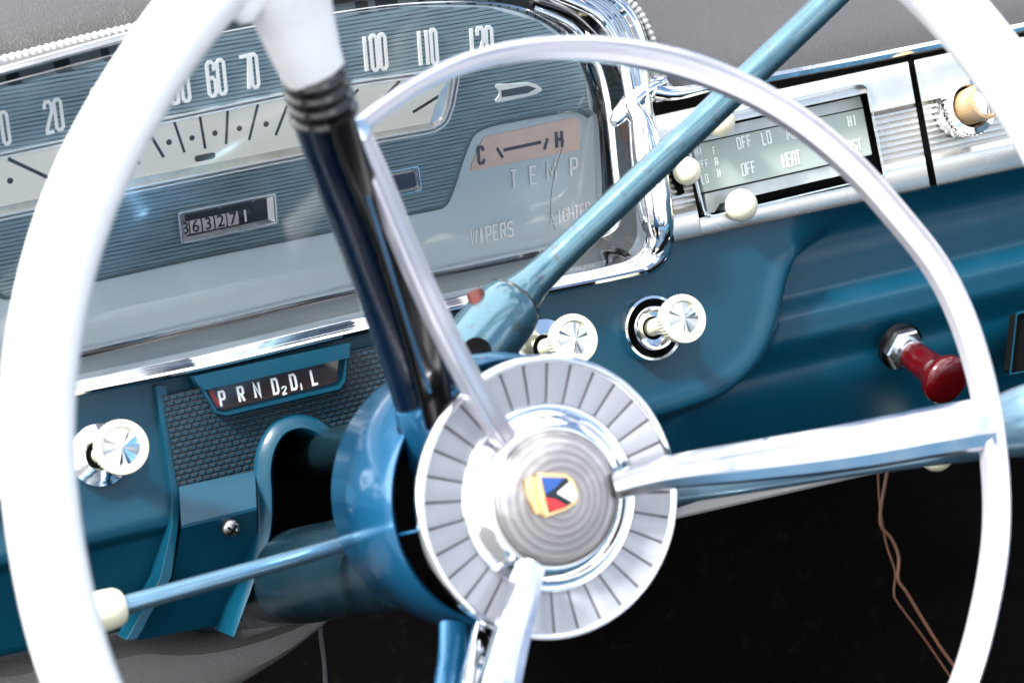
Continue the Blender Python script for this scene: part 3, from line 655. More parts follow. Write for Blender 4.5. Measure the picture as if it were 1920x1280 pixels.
# warning lamps
for oo in ([(697, 327), (787, 309), (794, 359), (700, 380)], [(44, 458), (142, 436), (146, 488), (52, 510)]):
    mb = MB(); frame_ring(mb, FC, oo, 6, .003, .0080, r=8, innerdrop=.0065); lf = mb.link('warning_lamp', M['chrome'], ic)
    mb = MB(); oi = inset(oo, 5); ii = inset(oo, 13); v4 = [FC.at(*p, .0066) for p in oi]+[FC.at(*p, .0049) for p in ii]
    mb.add(v4, [(i, (i+1) % 4, 4+(i+1) % 4, 4+i) for i in range(4)]); mb.link('lamp_bevel', M['chrome_soft'], lf, smooth=False)
    mb = MB(); mb.poly(FC, rrect(inset(oo, 11), 5), .0042, .0056); mb.link('lamp_lens', M['lampred'], lf, bevel=.0004)
# turn arrow
mb = MB(); arr = cat_([(930, 160), (960, 158), (990, 156), (1008, 160), (1016, 169), (1004, 177), (975, 184), (935, 192), (930, 188), (937, 176)], 3, True)
mb.poly(FC, [tuple(p) for p in arr], .004, .0052); ta = mb.link('turn_arrow', M['lettering'], ic, smooth=False)
mb = MB(); mb.poly(FC, [(940, 170), (990, 161), (1006, 166), (990, 175), (941, 183)], .0052, .0055); mb.link('arrow_lens', mat('arrow_lens', (.06, .065, .07), .3), ta, smooth=False)
# temperature gauge
tg_pts = [(907, 257), (1076, 221), (1086, 226), (1086, 281), (882, 321), (886, 305)]
mb = MB(); mb.poly(FC, tg_pts, .0002, .0008); tg = mb.link('temperature_gauge', mat('aged_pink_dial', (.80, .56, .47), .5, cvar=.35), ic, smooth=False)
mb = MB(); bw = .0010
text(mb, FC, 'C', 898, 307, 910, 305, 28, bw, 9, 5); text(mb, FC, 'H', 1044, 277, 1056, 275, 27, bw, 10, 5)
bar(mb, FC, (932, 278), (943, 296), 5, .0006, .0012); bar(mb, FC, (1027, 260), (1021, 281), 4.5, .0006, .0013); bar(mb, FC, (945, 282), (1015, 267), 5, .0006, .0016)
mb.link('gauge_markings', mat('faded_black', (.05, .05, .055), .5), tg, smooth=False)
mb = MB()
for ch, x, y in [('T', 957, 351), ('E', 994, 344), ('M', 1028, 337), ('P', 1070, 329)]: text(mb, FC, ch, x, y, x+12, y-2, 29, .0003, 11, 3.6, .0012)
mb.link('gauge_lettering', M['lettering'], tg, smooth=False)
mb = MB(); text(mb, FC, 'WIPERS', 884, 458, 961, 441, 25, .0003, 8.5, 3.6, .0007); mb.link('control_lettering', M['lettering'], ic, smooth=False); mb = MB(); text(mb, FC, 'LIGHTER', 1034, 420, 1106, 402, 21, .0003, 7.5, 2.8, .0006)
mb.link('control_lettering', M['lettering'], ic, smooth=False)
# stray hair lying on the gauge
mb = MB(); mb.tube([FC.at(x, y, .0035) for x, y in cat_([(1058, 262), (1050, 290), (1040, 325), (1034, 360), (1033, 400), (1040, 430)], 5)], .00018, 6)
mb.link('hairline', mat('hair', (.10, .09, .03), .5), tg)
# clear lens over the face
mb = MB(); vv = []
lp = [FA.at(p[0], p[1], FA.wof(FC.at(p[0], p[1], .012))) for p in inn[::2]]
link('glass', lp, [tuple(range(len(lp)))], M['lens'], ic, smooth=False)

# ================================================================== HEATER CONTROL PANEL
rp_ = thing('heater_control_panel', FA.at(1450, 400, 0), 'satin silver heater control strip with a green grey scale window right of the speedometer', 'control panel')
def line(p, q, x): return p[1]+(q[1]-p[1])*(x-p[0])/(q[0]-p[0])
def ptop(x): return line((1224, 217), (1785, 97), x)
def pbot(x): return line((1264, 453), (1920, 313), x)
winx = [(1285, 236), (1617, 158), (1630, 166), (1662, 322), (1655, 332), (1336, 407), (1322, 402)]
def strip(name, x0, x1, a0, a1, rows, mtl, sub=12, auto=30):
    """rows: (t from top to bottom of the strip, w)"""
    vv = []; n = sub+1
    for t, w in rows:
        for i in range(n):
            s = i/sub; X0 = x0[0]+(x0[1]-x0[0])*t; X1 = x1[0]+(x1[1]-x1[0])*t; x = X0+(X1-X0)*s
            y = ptop(x)+(pbot(x)-ptop(x))*t
            vv.append(FA.at(x, y, w))
    ff = [(j*n+i, j*n+i+1, (j+1)*n+i+1, (j+1)*n+i) for j in range(len(rows)-1) for i in range(n-1)]
    return link(name, vv, ff, mtl, rp_ if parent_ is None else parent_, auto=auto)
parent_ = None
ribs = []
for k in range(8):
    t0 = .36+.38*k/8; t1 = .36+.38*(k+1)/8; d = t1-t0
    ribs += [(t0+d*.05, .001), (t0+d*.2, .003), (t0+d*.6, .0032), (t0+d*.85, .0012)]
full = [(0, -.006), (.008, .0045), (.03, .0052), (.30, .0075), (.335, .0072), (.345, .0)]+ribs+[(.745, .001), (.76, .006), (.80, .0085), (.83, .0088), (.985, .0072), (1, .0065), (1.01, -.004)]
# right of the window up to the seam, then beyond the seam
strip('face_plate', (1617, 1664), (1702, 1744), 0, 0, full, M['satin'])
strip('face_plate', (1714, 1757), (2260, 2300), 0, 0, full, M['satin'])
strip('face_plate', (1222, 1265), (1270, 1317), 0, 0, full, M['satin'])
upper = [(0, -.006), (.008, .0045), (.03, .0052), (.165, .0064), (.175, .0064), (.18, -.002)]
strip('face_plate', (1270.3, 1317.3), (1616.7, 1663.7), 0, 0, upper, M['satin'])
lower = [(.86, -.002), (.865, .0085), (.88, .0088), (.985, .0072), (1, .0065), (1.01, -.004)]
strip('face_plate', (1270.3, 1317.3), (1616.7, 1663.7), 0, 0, lower, M['satin'])
mb = MB(); wl_ = [(1278, 236), (1617, 156), (1632, 162), (1666, 326), (1660, 336), (1336, 412), (1318, 406)]
wl_ = [(1276, 228), (1615, 152), (1631, 160), (1664, 326), (1658, 334), (1334, 410), (1317, 402)]
frame_ring(mb, FA, rrect(wl_, 8), 9, .004, .0105, innerdrop=-.010); wf = mb.link('window_frame', M['chrome'], rp_)
mb = MB(); mb.poly(FA, inset(wl_, 4), -.024, -.014); mb.link('window_well', M['void'], wf, smooth=False)
parent_ = wf
mb = MB(); mb.poly(FA, [(1297, 272), (1619, 203), (1636, 290), (1320, 361)], -.006, -.0025); sp2 = mb.link('scale_plate', M['lensgreen'], wf, bevel=.0005)
mb = MB(); mb.poly(FA, [(1288, 252), (1612, 181), (1618, 201), (1296, 270)], -.010, -.004); mb.link('upper_rail', M['steel'], wf, smooth=False)
mb = MB(); mb.poly(FA, [(1321, 364), (1600, 301), (1604, 322), (1560, 333), (1545, 336), (1350, 382), (1340, 398), (1327, 400)], -.010, -.004); mb.link('lower_rail', M['steel'], wf, smooth=False)
mb = MB(); q = -.0024
text(mb, FA, 'OFF', 1384, 280, 1409, 274, 18, q, 6, 2.4); text(mb, FA, 'LO', 1431, 272, 1446, 268, 20, q, 6, 2.4); text(mb, FA, 'MED', 1478, 262, 1508, 255, 18, q, 6.5, 2.4)
text(mb, FA, 'HI', 1592, 238, 1606, 235, 17, q, 5, 2.4); text(mb, FA, 'OFF', 1393, 330, 1417, 324, 19, q, 6, 2.4); text(mb, FA, 'HEAT', 1470, 315, 1502, 307, 22, q, 6.5, 2.4)
text(mb, FA, 'DEFROST', 1555, 296, 1616, 280, 17, q, 6, 2.2)
text(mb, FA, 'HI', 1305, 292, 1316, 289, 12, q, 4, 1.8); text(mb, FA, 'OFF', 1309, 317, 1328, 313, 12, q, 4.2, 1.6); text(mb, FA, 'LO', 1317, 345, 1328, 342, 14, q, 4.2, 1.8)
text(mb, FA, 'F', 1338, 290, 1342, 289, 12, q, 4, 1.8); text(mb, FA, 'A', 1342, 311, 1347, 310, 13, q, 4.4, 1.8); text(mb, FA, 'N', 1347, 333, 1352, 332, 13, q, 4.4, 1.8)
mb.link('scale_lettering', mat('worn_lettering', (.62, .66, .65), .5), sp2, smooth=False)
# dark slot for the fan slider
mb = MB(); mb.poly(FA, [(1253, 305), (1258, 300), (1262, 318), (1280, 345), (1284, 362), (1274, 366), (1268, 350), (1262, 340)], .0, .0040); mb.link('slider_slot', M['void'], rp_, smooth=False)
mb = MB(); mb.poly(FA, [(1702, 116), (1713, 113), (1757, 346), (1744, 349)], -.006, .001); mb.link('panel_seam', M['void'], rp_, smooth=False)
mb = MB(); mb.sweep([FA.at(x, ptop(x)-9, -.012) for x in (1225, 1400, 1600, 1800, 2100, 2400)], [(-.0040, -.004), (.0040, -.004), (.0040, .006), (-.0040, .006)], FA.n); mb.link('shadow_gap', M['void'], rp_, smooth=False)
mb = MB(); mb.sweep([FA.at(x, y, -.001) for x, y in [(1255, 176), (1330, 168), (1424, 150), (1600, 117), (1767, 83), (1920, 52), (2300, -25)]], [(-.0028, -.004), (-.0026, .001), (-.0006, .0025), (.0018, .0016), (.0030, -.001), (.0032, -.006)], FA.n)
mb.link('top_moulding', M['chrome'], rp_)
for (x, y, r, lb) in [(1349, 228, 26, 'cream ball slider knob at the top of the heater window behind the shift rod'), (1288, 321, 23.5, 'cream ball slider knob at the left edge of the heater window'), (1390, 385, 27, 'cream ball slider knob on the lower edge of the heater window'), (1755, 852, 27, 'cream ball partly hidden under the bottom edge of the dashboard')]:
    w = .012 if y < 800 else -.030
    c = FA.at(x, y, w); q = px2m(FA, x, y, w); t = thing('slider_knob', c-FA.n*.02, lb, 'knob', 'cream ball knobs')
    mb = MB(); mb.ball(c, r*q); mb.link('ball', M['ivory'], t)
    mb = MB(); mb.tube([c-FA.n*.025, c-FA.n*.003], .0022, 8, ref=Vector((1, 0, 0))); mb.link('stem', M['steel'], t)

# ================================================================== PULL KNOBS
KF = Frame(Vector((0, 0, 0)), 17); kax = KF.n.normalized()
def knob_parts(t, P, kind, ext):
    e = KF.u; kax = FA.n
    if kind == 'flat':
        mb = MB(); mb.lathe(P, kax, [(.0155, -.004), (.0157, .0005), (.0150, .0016), (.0075, .0028), (.0068, .002), (.0068, -.003)], 48, e=e); mb.link('escutcheon', M['chrome'], t)
        mb = MB(); mb.lathe(P, kax, [(.0067, -.002), (.0067, .0019), (0, .0019)], 24, e=e); mb.link('socket', M['void'], t)
    else:
        mb = MB(); mb.lathe(P, kax, [(.0178, -.004), (.0180, .002), (.0172, .0042), (.0158, .0044), (.0150, .0028), (.0148, .001)], 56, e=e); mb.link('escutcheon', M['chrome'], t)
        mb = MB(); mb.lathe(P, kax, [(.0148, .0012), (.0118, .0012)], 48, e=e); mb.link('gasket', M['void'], t)
        mb = MB(); mb.lathe(P, kax, [(.0120, .0), (.0120, .0055), (.0112, .0068), (.0098, .0068), (.0085, .0035), (.0062, .0030), (.0062, .001), (0, .001)], 48, e=e); mb.link('socket', M['chrome'], t)
    kax = KF.n.normalized(); mb = MB(); mb.lathe(P, kax, [(.0045, .0), (.0045, .012), (.0052, .018), (.0052, .024+ext)], 24, e=e); mb.link('shaft', M['ivory'], t)
    h = .024+ext; mb = MB()
    mb.lathe(P, kax, [(.0050, h-.001), (.0085, h), (.0105, h+.002), (.0118, h+.005), (.0126, h+.009), (.0130, h+.0115), (.0126, h+.0128), (.0094, h+.0134), (.0088, h+.0118), (0, h+.0118)], 88, e=e, flute=((2, 3, 4, 5), .04))
    kb = mb.link('knob_body', M['ivory'], t, auto=25)
    cap(kb, P, h+.0121, .0086)
def cap(kb, P, h, R_, e=None, ax=None):
    ax = ax or kax; e1 = KF.u; e2 = ax.cross(e1); n = 26; rnd = random.Random(3)
    vv = [P+ax*(h+.0016)]; ff = []
    for j in range(n):
        q0 = 2*math.pi*j/n; q1 = 2*math.pi*(j+1)/n
        h0 = h+rnd.uniform(-.0007, .0007); h1 = h+rnd.uniform(-.0007, .0007)
        vv += [P+ax*h0+(e1*math.cos(q0)+e2*math.sin(q0))*R_, P+ax*h1+(e1*math.cos(q1)+e2*math.sin(q1))*R_]
        ff.append((0, 1+2*j, 2+2*j))
    link('metal_cap', vv, ff, M['spun'], kb, smooth=False)
def make_knob(x, y, w, kind, label, ext=.003):
    P = FA.at(x, y, w); t = thing('pull_knob', P, label, 'knob', 'ivory pull knobs on the dashboard'); knob_parts(t, P, kind, ext); return t
k1 = make_knob(187, 852, .004, 'flat', 'ivory fluted pull knob on a round chrome plate left of the steering column', .012)
def copy_tree(o, parent=None):
    c = o.copy(); COL.objects.link(c); c.parent = parent
    for ch in [x for x in o.children]: copy_tree(ch, c)
    return c
make_knob(1020, 652, .004, 'flat', 'ivory fluted pull knob on a flat chrome plate just above the wheel hub')
for x, y, lb in [(-62, 905, 'ivory pull knob at the left edge, mostly hidden behind the white rim')]:
    c = copy_tree(k1); c.location = FA.at(x, y, .004); c['label'] = lb
make_knob(1220, 615, .004, 'ringed', 'ivory fluted pull knob in a double ringed chrome socket beside the shift lever')
# radio style knob on the silver strip
P = FA.at(1801, 207, .006); t = thing('tuning_knob', P, 'tan fluted knob inside a serrated chrome ring on the silver strip', 'knob')
mb = MB(); mb.lathe(P, kax, [(.0150, -.004), (.0158, .002), (.0168, .0085), (.0162, .0105), (.0125, .0112), (.0115, .0095), (.0115, .001), (0, .001)], 84, e=KF.u, flute=((1, 2, 3), .03)); mb.link('serrated_ring', M['chrome'], t, auto=25)
mb = MB(); mb.lathe(P, kax, [(.0098, .003), (.0102, .010), (.0106, .024), (.0104, .0262), (.0090, .0268), (.0086, .0255), (0, .0255)], 96, e=KF.u, flute=((1, 2), .03)); kb = mb.link('knob_body', M['tan'], t, auto=25)
cap(kb, P, .0258, .0084)
mb = MB(); mb.lathe(P, kax, [(.0114, .0015), (.0114, .0045), (0, .0045)], 32, e=KF.u); mb.link('dark_washer', M['void'], t)
# red knob
RF = Frame(Vector((0, 0, 0)), -16); P = FA.at(1691, 651, -.008)
t = thing('red_knob', P, 'red translucent flared plastic knob on a hexagonal chrome nut', 'knob'); ax = RF.n
mb = MB(); mb.lathe(P, ax, [(.0128, -.004), (.0128, .0035), (.0118, .0048), (.0086, .005)], 6, e=RF.u); mb.link('hex_nut', M['chrome_soft'], t, smooth=False)
mb = MB(); mb.lathe(P, ax, [(.0138, -.004), (.0138, .0002), (.012, .0006)], 32, e=RF.u); mb.link('rubber_washer', M['black'], t)
mb = MB(); mb.lathe(P, ax, [(.0086, .004), (.0086, .0095), (.0078, .010), (0, .010)], 32, e=RF.u); mb.link('collar', M['chrome_soft'], t)
mb = MB(); mb.lathe(P, ax, [(.0075, .008), (.0082, .009), (.0088, .020), (.0094, .030), (.0112, .034), (.0130, .0370), (.0142, .0390), (.0144, .0420), (.0135, .0442), (.0105, .0457), (.006, .0464), (0, .0466)], 48, e=RF.u); mb.link('knob_body', M['red'], t, auto=60)

# ================================================================== STEERING COLUMN, LEVERS
n_ = WH.n
col = thing('steering_column', WH.at(780, 940, -.10), 'thick blue steering column tube entering the dark opening in the dashboard', 'steering column')
c0 = depthpt(760, 1045, .995); c1 = depthpt(372, 1112, 1.19)
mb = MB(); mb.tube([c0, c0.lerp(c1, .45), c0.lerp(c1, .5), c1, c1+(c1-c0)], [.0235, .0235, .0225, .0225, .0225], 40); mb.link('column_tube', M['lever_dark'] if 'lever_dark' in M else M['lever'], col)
a0 = depthpt(720, 822, 1.02); a1 = depthpt(538, 862, 1.17)
mb = MB(); mb.tube([a0, a1, a1+(a1-a0)*.02], [.0105, .0115, .009], 28); mb.link('shift_tube', M['navyteal'], col)
# rotating shift collar shows at the gear lever root
g = thing('gear_lever', depthpt(930, 620, 1.0), 'worn light blue gear lever rod rising to the right from a barrel socket', 'lever')
s0 = depthpt(850, 705, .985); s1 = depthpt(966, 562, 1.005); d = (s1-s0).normalized(); Ls = (s1-s0).length; q = 1.0/FPX
mb = MB(); mb.lathe(s0, d, [(.0150, -.006), (.0158, 0), (.0162, Ls*.55), (.0160, Ls*.82), (.0150, Ls*.93), (.0140, Ls*.97), (.0105, Ls), (.006, Ls)], 40); mb.link('barrel', M['lever'], g)
mb = MB(); mb.lathe(s0, d, [(.0138, Ls*.96), (.0141, Ls*.985), (.0128, Ls*1.01), (.010, Ls*1.015)], 40); mb.link('seal_ring', M['black'], g)
r1 = depthpt(1000, 528, 1.008); r2 = depthpt(1560, -2, 1.02); r3 = r2+(r2-r1)*.25
P0 = s0+d*(Ls*.97)
mb = MB(); mb.tube([P0, P0.lerp(r1, .5), r1, r1.lerp(r2, .08), r1.lerp(r2, .5), r2, r3], [.0118, .0098, .0082, .0072, .0069, .0066, .0066], 28); mb.link('rod', M['lever'], g)
mb = MB(); c = depthpt(894, 660, .972); mb.lathe(c, -ray(894, 660).normalized(), [(.0064, -.006), (.0066, .0), (0, .0)], 28); mb.link('pin_hole', M['void'], g)
mb = MB(); c = depthpt(890, 549, .992); mb.lathe(c, (Up-Rt*.4).normalized(), [(.0040, -.006), (.0040, .0006), (.0026, .0012), (0, .0008)], 24); mb.link('pivot_screw', mat('rusty_screw', (.16, .05, .045), .4, .6), g)
tl = thing('turn_signal_lever', depthpt(640, 1025, .955), 'slim blue turn signal lever with a cream tip left of the wheel hub', 'lever')
e0 = depthpt(700, 1005, 1.0); e1 = depthpt(222, 1137, .93)
mb = MB(); mb.tube([e0, e0.lerp(e1, .5), e1], [.0036, .0038, .0041], 20); mb.link('rod', M['rod_blue'], tl)
dd = (e1-e0).normalized(); mb = MB(); mb.lathe(e1-dd*.001, dd, [(.0048, -.0008), (.0072, .0), (.0084, .002), (.0088, .007), (.0090, .018), (.0086, .028), (.006, .032), (0, .033)], 32); mb.link('lever_tip', M['ivory'], tl)

# ================================================================== STEERING WHEEL
sw = thing('steering_wheel', WH.pt(0, 0, -.02), 'large white rimmed steering wheel with chrome horn ring and round crest hub', 'steering wheel')
C0 = WH.O
# --- rim
def arc(trace, w, closed=True, N=200, blend=None):
    L = [Vector(WH.loc(x, y, w)) for x, y in trace]
    A = [[2*p.x, 2*p.y, 1] for p in L]; 
    import numpy as np
    s_, *_ = np.linalg.lstsq(np.array(A), np.array([p.length_squared for p in L]), rcond=None)
    c = Vector((s_[0], s_[1])); R_ = math.sqrt(s_[2]+c.length_squared)
    ang = sorted((math.atan2((p-c).y, (p-c).x) % (2*math.pi), (p-c).length) for p in L)
    def rr(q):
        q %= 2*math.pi; acc = 0; ws = 0
        for a, r in ang:
            d = min(abs(a-q), 2*math.pi-abs(a-q)); k = math.exp(-(d/.14)**2); acc += k*r; ws += k
        k0 = .02; return (acc+k0*R_)/(ws+k0)
    return c, R_, rr
WR = .085
rim_tr = [(398, -30), (328, 70), (245, 195), (170, 330), (125, 455), (92, 580), (74, 710), (70, 840), (80, 960), (103, 1090), (138, 1230), (152, 1290), (1765, -10), (1808, 45), (1868, 120), (1925, 190)]
cR, RR, rf = arc(rim_tr, WR)
P = [WH.pt(cR.x+math.cos(t)*rf(t), cR.y+math.sin(t)*rf(t), WR) for t in [2*math.pi*i/220 for i in range(220)]]
mb = MB(); mb.tube(P, .0124, 28, ref=n_, closed=True, squash=(1, 1.05)); rim = mb.link('rim', M['white'], sw)
# --- hub drum behind the disc
mb = MB(); mb.lathe(C0, n_, [(.020, -.120), (.046, -.118), (.0555, -.112), (.0585, -.103), (.0592, -.082), (.0606, -.078), (.0608, -.052), (.0590, -.035), (.0574, -.030), (.0555, -.032), (.0535, -.046), (.0535, -.060)], 96, e=WH.u); mb.link('hub_drum', M['blue_gloss'], sw, auto=50)
mb = MB(); mb.lathe(C0, n_, [(.0532, -.048), (0, -.048)], 64, e=WH.u); mb.link('hub_gap', M['void'], sw)
mb = MB(); mb.lathe(C0, n_, [(.040, -.047), (.040, -.030), (.047, -.016), (.051, -.008), (.0, -.006)], 64, e=WH.u); mb.link('hub_neck', M['chrome_dark'], sw)
# --- hub disc
mb = MB(); mb.lathe(C0, n_, [(.0545, -.006), (.0572, -.004), (.0582, -.001), (.0580, .0016), (.0568, .0028), (.0552, .0024), (.0545, .001)], 128, e=WH.u, caps=False); mb.link('disc_edge', M['chrome'], sw, auto=60)
NS = 32; mb = MB(); e2 = n_.cross(WH.u)
def hubp(r, q, h): return C0+WH.u*(r*math.cos(q))+e2*(r*math.sin(q))+n_*h
for k in range(NS):
    q0 = 2*math.pi*(k+.05)/NS; q1 = 2*math.pi*(k+.95)/NS; vv = []
    for i in range(5):
        r = .0548-(.0548-.0385)*i/4; h = .0012-.0022*i/4
        for j in range(4): 
            q = q0+(q1-q0)*j/3; vv.append(hubp(r, q, h+.0004*math.sin(math.pi*j/3)))
    mb.add(vv, [(i*4+j, i*4+j+1, (i+1)*4+j+1, (i+1)*4+j) for i in range(4) for j in range(3)], 0)
mb.lathe(C0, n_, [(.0550, .0006), (.0384, -.0018)], 96, 1, e=WH.u, caps=False)
mb.link('segment_ring', None, sw, mats=[M['segment'], M['groove']], auto=60)
mb = MB(); mb.lathe(C0, n_, [(.0386, -.002), (.0388, .0002), (.0380, .0010), (.0368, .0006), (.033, .0022), (.0290, .0052), (.0278, .0050), (.0275, .002)], 96, e=WH.u, caps=False); mb.link('inner_cone', M['chrome_wavy'], sw, auto=60)
prof = [(.0277, .003), (.0277, .0066)]+[(.0274-.0274*(i/34), .0068+.0062*math.sin(math.pi/2*(i/34))+(.00025 if i % 2 == 0 else 0)) for i in range(35)]
mb = MB(); mb.lathe(C0, n_, prof, 96, e=WH.u)
mb.k = [(1 if (i//96) >= 2 and ((i//96)//2) % 2 == 0 else 0) for i in range(len(mb.k))]; dm = mb.link('centre_dome', None, sw, mats=[M['dome'], M['dome_ring']], auto=12)
mb = MB(); mb.lathe(C0, n_, [(.0276, .0066)]+[(.0274*math.cos(math.pi/2*i/16), .0078+.0072*math.sin(math.pi/2*i/16)) for i in range(17)], 64, e=WH.u, caps=False); mb.link('clear_cover', M['lens'], dm)
# --- crest
w0, w1 = .0125, .0175
sh = [(1011, 886), (1062, 887), (1077, 899), (1086, 924), (1083, 943), (1062, 957), (1023, 971), (1018, 962), (1010, 930)]
back = [(x-24, y+9) for x, y in sh]
mb = MB(); mb.poly(WH, sh, .004, w1-.0006); mb.poly(WH, [(988, 898), (1000, 893), (1016, 900), (1024, 950), (1020, 966), (1004, 964), (994, 940), (988, 920)], .004, .0150)
cr_ = mb.link('crest', M['gold'], dm, bevel=.0005)
mb = MB(); mb.poly(WH, [(1016, 895), (1063, 895), (1076, 918), (1078, 938), (1060, 951), (1030, 961), (1025, 940)], w1-.0007, w1-.0003); mb.link('crest_field', M['mark'], cr_, smooth=False)
mb = MB(); mb.poly(WH, [(1016, 894), (1060, 895), (1040, 916), (1024, 926)], w1-.0004, w1+.0003); mb.link('blue_field', M['crest_blue'], cr_, bevel=.0002)
mb = MB(); mb.poly(WH, [(1045, 924), (1070, 903), (1078, 918), (1082, 932), (1074, 941)], w1-.0004, w1+.0003); mb.link('white_field', M['crest_white'], cr_, bevel=.0002)
mb = MB(); mb.poly(WH, [(1024, 932), (1042, 936), (1064, 948), (1034, 958), (1029, 950)], w1-.0004, w1+.0003); mb.link('red_field', M['crest_red'], cr_, bevel=.0002)
# --- spokes
def hprof(hw, hh, n=20, p=2.4):
    out = []
    for i in range(n):
        q = 2*math.pi*i/n; c, s = math.cos(q), math.sin(q)
        out.append((hw*math.copysign(abs(c)**(2/p), c), hh*math.copysign(abs(s)**(2/p), s)))
    return out
def pxw(x, y, w): return WH.at(x, y, w)
def spokeline(pts, prof, mtl, name, parent, scf, sub=6, auto=50):
    """pts: (px, py, w, halfwidth px)"""
    c = cat_(pts, sub); P = [WH.at(p[0], p[1], p[2]) for p in [tuple(v) for v in c]]
    sc = [(max(.02, v[3])*px2m(WH, v[0], v[1], v[2]),)*2 for v in c]
    mb = MB(); mb.sweep(P, prof, n_, scale=[(a, a*scf) for a, _ in sc]); return mb.link(name, mtl, parent, auto=auto)
# cat_ on 4-tuples works with mathutils 4D vectors
sp = spokeline([(806, 790, -.034, 62), (797, 740, -.028, 60), (757, 610, -.010, 62), (698, 460, .012, 60), (640, 310, .036, 59), (604, 205, .052, 60)], hprof(1, .55), M['navy'], 'upper_spoke', sw, 1)
spokeline([(826, 790, -.022, 30), (790, 640, .0, 32), (730, 460, .026, 28), (668, 310, .052, 27), (640, 225, .065, 26)], hprof(1, .45), M['black'], 'spoke_insert', sp, 1)
spokeline([(806, 735, -.004, 3.0), (775, 640, .009, 3.0), (728, 490, .034, 3.2), (690, 370, .055, 3.2)], hprof(1, 1), M['blue_gloss'], 'trim_line', sp, 1)
spokeline([(850, 830, -.050, 100), (826, 790, -.036, 82), (808, 762, -.030, 70), (800, 742, -.028, 64)], hprof(1, .58), M['blue_gloss'], 'spoke_root', sp, 1)
# ribbed collar
c = cat_([(608, 212, .051), (600, 178, .056), (586, 128, .062)], 10); P = [WH.at(p[0], p[1], p[2]) for p in c]
t_ = (P[-1]-P[0]).normalized(); Lc = (P[-1]-P[0]).length; q = px2m(WH, 600, 170, .056)
prof = []
for i in range(37): prof.append((q*(60+3.2*math.cos(i/36*2*math.pi*3.5)-1.5*i/36), Lc*i/36))
mb = MB(); mb.lathe(P[0], t_, prof, 48); mb.link('ribbed_collar', M['black'], sw, auto=80)
spokeline([(592, 138, .062, 58), (572, 90, .067, 66), (552, 30, .073, 74), (532, -40, .080, 88), (510, -120, .085, 112), (495, -165, .085, 120)], hprof(1, .72, 24, 2.2), M['white'], 'white_sleeve', sw, 1)
# web where the sleeve flares into the rim
vv = []
spokeline([(463, 44, .084, 12), (458, 22, .084, 38), (450, -20, .084, 66), (440, -80, .085, 90)], hprof(1, .7, 24, 2.0), M['white'], 'rim_web', rim, .9)
# right spoke: steel blue arm below the horn bar widening into the rim
spokeline([(1200, 925, -.022, 28), (1270, 912, -.014, 29), (1450, 884, .006, 29), (1650, 851, .022, 30), (1800, 825, .028, 36), (1880, 800, .032, 50), (1960, 782, .040, 60), (2100, 755, .060, 62), (2260, 730, .083, 62)], hprof(1, .7), M['steelblue'], 'right_arm', sw, 1)
# lower spoke
spokeline([(850, 1170, -.030, 26), (850, 1225, -.024, 28), (843, 1290, -.015, 30), (800, 1600, .03, 40), (760, 1880, .08, 60)], hprof(1, .6), M['blue_gloss'], 'lower_arm', sw, 1)
spokeline([(905, 1165, -.018, 16), (900, 1225, -.012, 24), (892, 1290, -.004, 30), (860, 1500, .03, 30)], hprof(1, .8, 16, 4), M['chrome_wavy'], 'chrome_block', sw, 1)
spokeline([(742, 1003, -.035, 3), (790, 993, -.020, 3)], hprof(1, 1), M['blue_gloss'], 'cross_pin', sw, 1)
# --- horn ring
WG = .050
hr_tr = [(648, 238), (680, 215), (779, 139), (881, 95), (961, 78), (1089, 66), (1180, 71), (1220, 82), (1373, 126), (1457, 168), (1548, 233), (1632, 310), (1705, 400), (1782, 491), (1818, 564), (1855, 677), (1888, 867), (1893, 995), (1873, 1123), (1833, 1280)]
cH, RH, hf = arc(hr_tr, WG)
def angpx(x, y): a, b = WH.loc(x, y, WG); return math.atan2(b-cH.y, a-cH.x)
a_start = angpx(655, 240); a_end = angpx(900, 1700)-2*math.pi if angpx(900, 1700) > a_start else angpx(900, 1700)
NN = 150; hw = .0057; P = []; sc = []
for i in range(NN+1):
    t = a_start+(a_end-a_start)*i/NN; s = i/NN
    k = .55+.45*sstep((s-.0)/.22) if s < .22 else 1.0
    r = hf(t)-hw*k; P.append(WH.pt(cH.x+math.cos(t)*r, cH.y+math.sin(t)*r, WG)); sc.append((k*.86, 1))
rp2 = [(-.0066, -.0030), (-.0066, .0008), (-.0052, .0030), (-.0036, .0034), (-.0020, .0016), (-.0012, .0014), (.0030, .0030), (.0062, .0022), (.0066, .0), (.0066, -.0030)]
mb = MB(); mb.sweep(P, rp2, n_, scale=sc); hr = mb.link('horn_ring', M['horn'], sw, auto=28)
def barspoke(pts, prof, name, mtl=None):
    c = cat_(pts, 8); P = [WH.at(v[0], v[1], v[2]) for v in c]; sc = [(v[3]*px2m(WH, v[0], v[1], v[2]), .0042) for v in c]
    mb = MB(); mb.sweep(P, prof, n_, scale=sc); return mb.link(name, mtl or M['chrome_soft2'], hr, auto=28)
pf = [(-1, -1), (-1, .3), (-.88, .75), (-.52, .70), (-.46, .55), (-.38, .80), (.25, .95), (.31, .80), (.37, .93), (.86, .62), (1, .2), (1, -1)]
barspoke([(948, 822, .010, 20), (915, 768, .017, 21), (850, 650, .026, 21), (780, 500, .034, 21), (715, 345, .044, 22), (672, 250, .050, 23)], pf, 'horn_bar', M['horn'])
barspoke([(1150, 912, .010, 22), (1250, 887, .016, 27), (1400, 866, .026, 33), (1600, 837, .038, 38), (1760, 808, .046, 40), (1858, 792, .050, 40)], pf, 'horn_bar')
barspoke([(998, 1058, .010, 22), (978, 1130, .016, 28), (950, 1240, .024, 33), (930, 1330, .030, 38), (880, 1600, .045, 40)], pf, 'horn_bar')
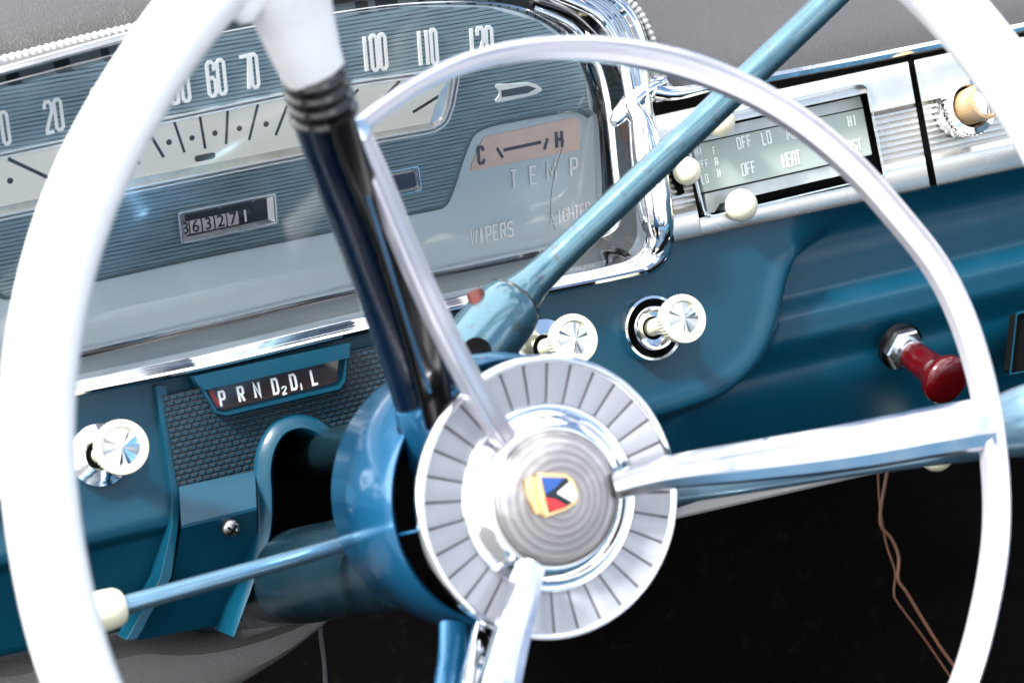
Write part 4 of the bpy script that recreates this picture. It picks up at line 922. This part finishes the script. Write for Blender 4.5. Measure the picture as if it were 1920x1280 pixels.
mb = MB(); mb.lathe(WH.at(668, 246, .050), n_, [(.0040, -.004), (.0052, -.002), (.0055, .002), (.0040, .0042), (0, .0045)], 24); mb.link('ring_end', M['chrome'], hr)

# ================================================================== LOWER VINYL PANEL, WIRES
def px3(x, y, w): return FA.at(x, y, w)
kp = [[(-200, 1262), (0, 1225), (120, 1205), (230, 1190), (270, 1188), (330, 1195), (400, 1193), (500, 1172), (580, 1140), (650, 1100), (700, 1070)],
      [(-200, 1290), (0, 1250), (120, 1228), (230, 1212), (270, 1208), (330, 1216), (410, 1214), (510, 1192), (600, 1158), (655, 1116), (705, 1085)],
      [(-200, 1420), (0, 1400), (120, 1380), (230, 1360), (290, 1330), (350, 1310), (430, 1280), (530, 1230), (610, 1168), (658, 1122), (706, 1088)],
      [(-200, 1600), (0, 1590), (120, 1560), (230, 1500), (290, 1430), (360, 1370), (450, 1300), (540, 1232), (615, 1170), (660, 1124), (707, 1090)]]
ws = [-.075, -.060, -.062, -.07]; vv = []; rows = []
for r, w in zip(kp, ws):
    c = cat_(r, 5); rows.append([FA.at(p[0], p[1], w) for p in c])
bk = [p+Vector((0, .05, .0)) for p in rows[0]]; rows = [bk]+rows; rows.append([p+Vector((0, .05, 0)) for p in rows[-1]])
n = len(rows[0]); vv = [p for r in rows for p in r]
ff = [(j*n+i, j*n+i+1, (j+1)*n+i+1, (j+1)*n+i) for j in range(len(rows)-1) for i in range(n-1)]
kpn = link('kick_panel', vv, ff, M['vinyl_dark'], base=FA.at(300, 1300, -.06)); s_ = kpn.modifiers.new('s', 'SUBSURF'); s_.levels = s_.render_levels = 1
tag(kpn, 'grey vinyl kick panel with rolled top edge below the dashboard at lower left', 'panel')
def wire(pts, r, m_, lb, w=-.16):
    P = [FA.at(x, y, w) for x, y in cat_(pts, 8)]; mb = MB(); mb.tube(P, r, 10); 
    base = P[0]; o = link('wire', mb.v, mb.f, m_, base=base); return tag(o, lb, 'wire', 'loose wires under the dashboard')
wire([(1668, 860), (1660, 905), (1652, 950), (1652, 985), (1672, 1010), (1685, 1045), (1684, 1085), (1700, 1110), (1730, 1160), (1765, 1215), (1800, 1262), (1840, 1310)], .0010, M['wire'], 'tan wire hanging from under the dashboard and bending right to the floor')
wire([(1646, 880), (1650, 950), (1662, 1020), (1678, 1070), (1676, 1110), (1684, 1130), (1732, 1195), (1780, 1265), (1810, 1310)], .0006, M['wire'], 'thinner rust brown wire hanging just left of the tan wire', -.165)
wire([(603, 1120), (601, 1180), (608, 1240), (612, 1310)], .0014, mat('grey_cable', (.06, .06, .065), .6), 'faint grey cable hanging in the dark footwell below the hub', -.12)
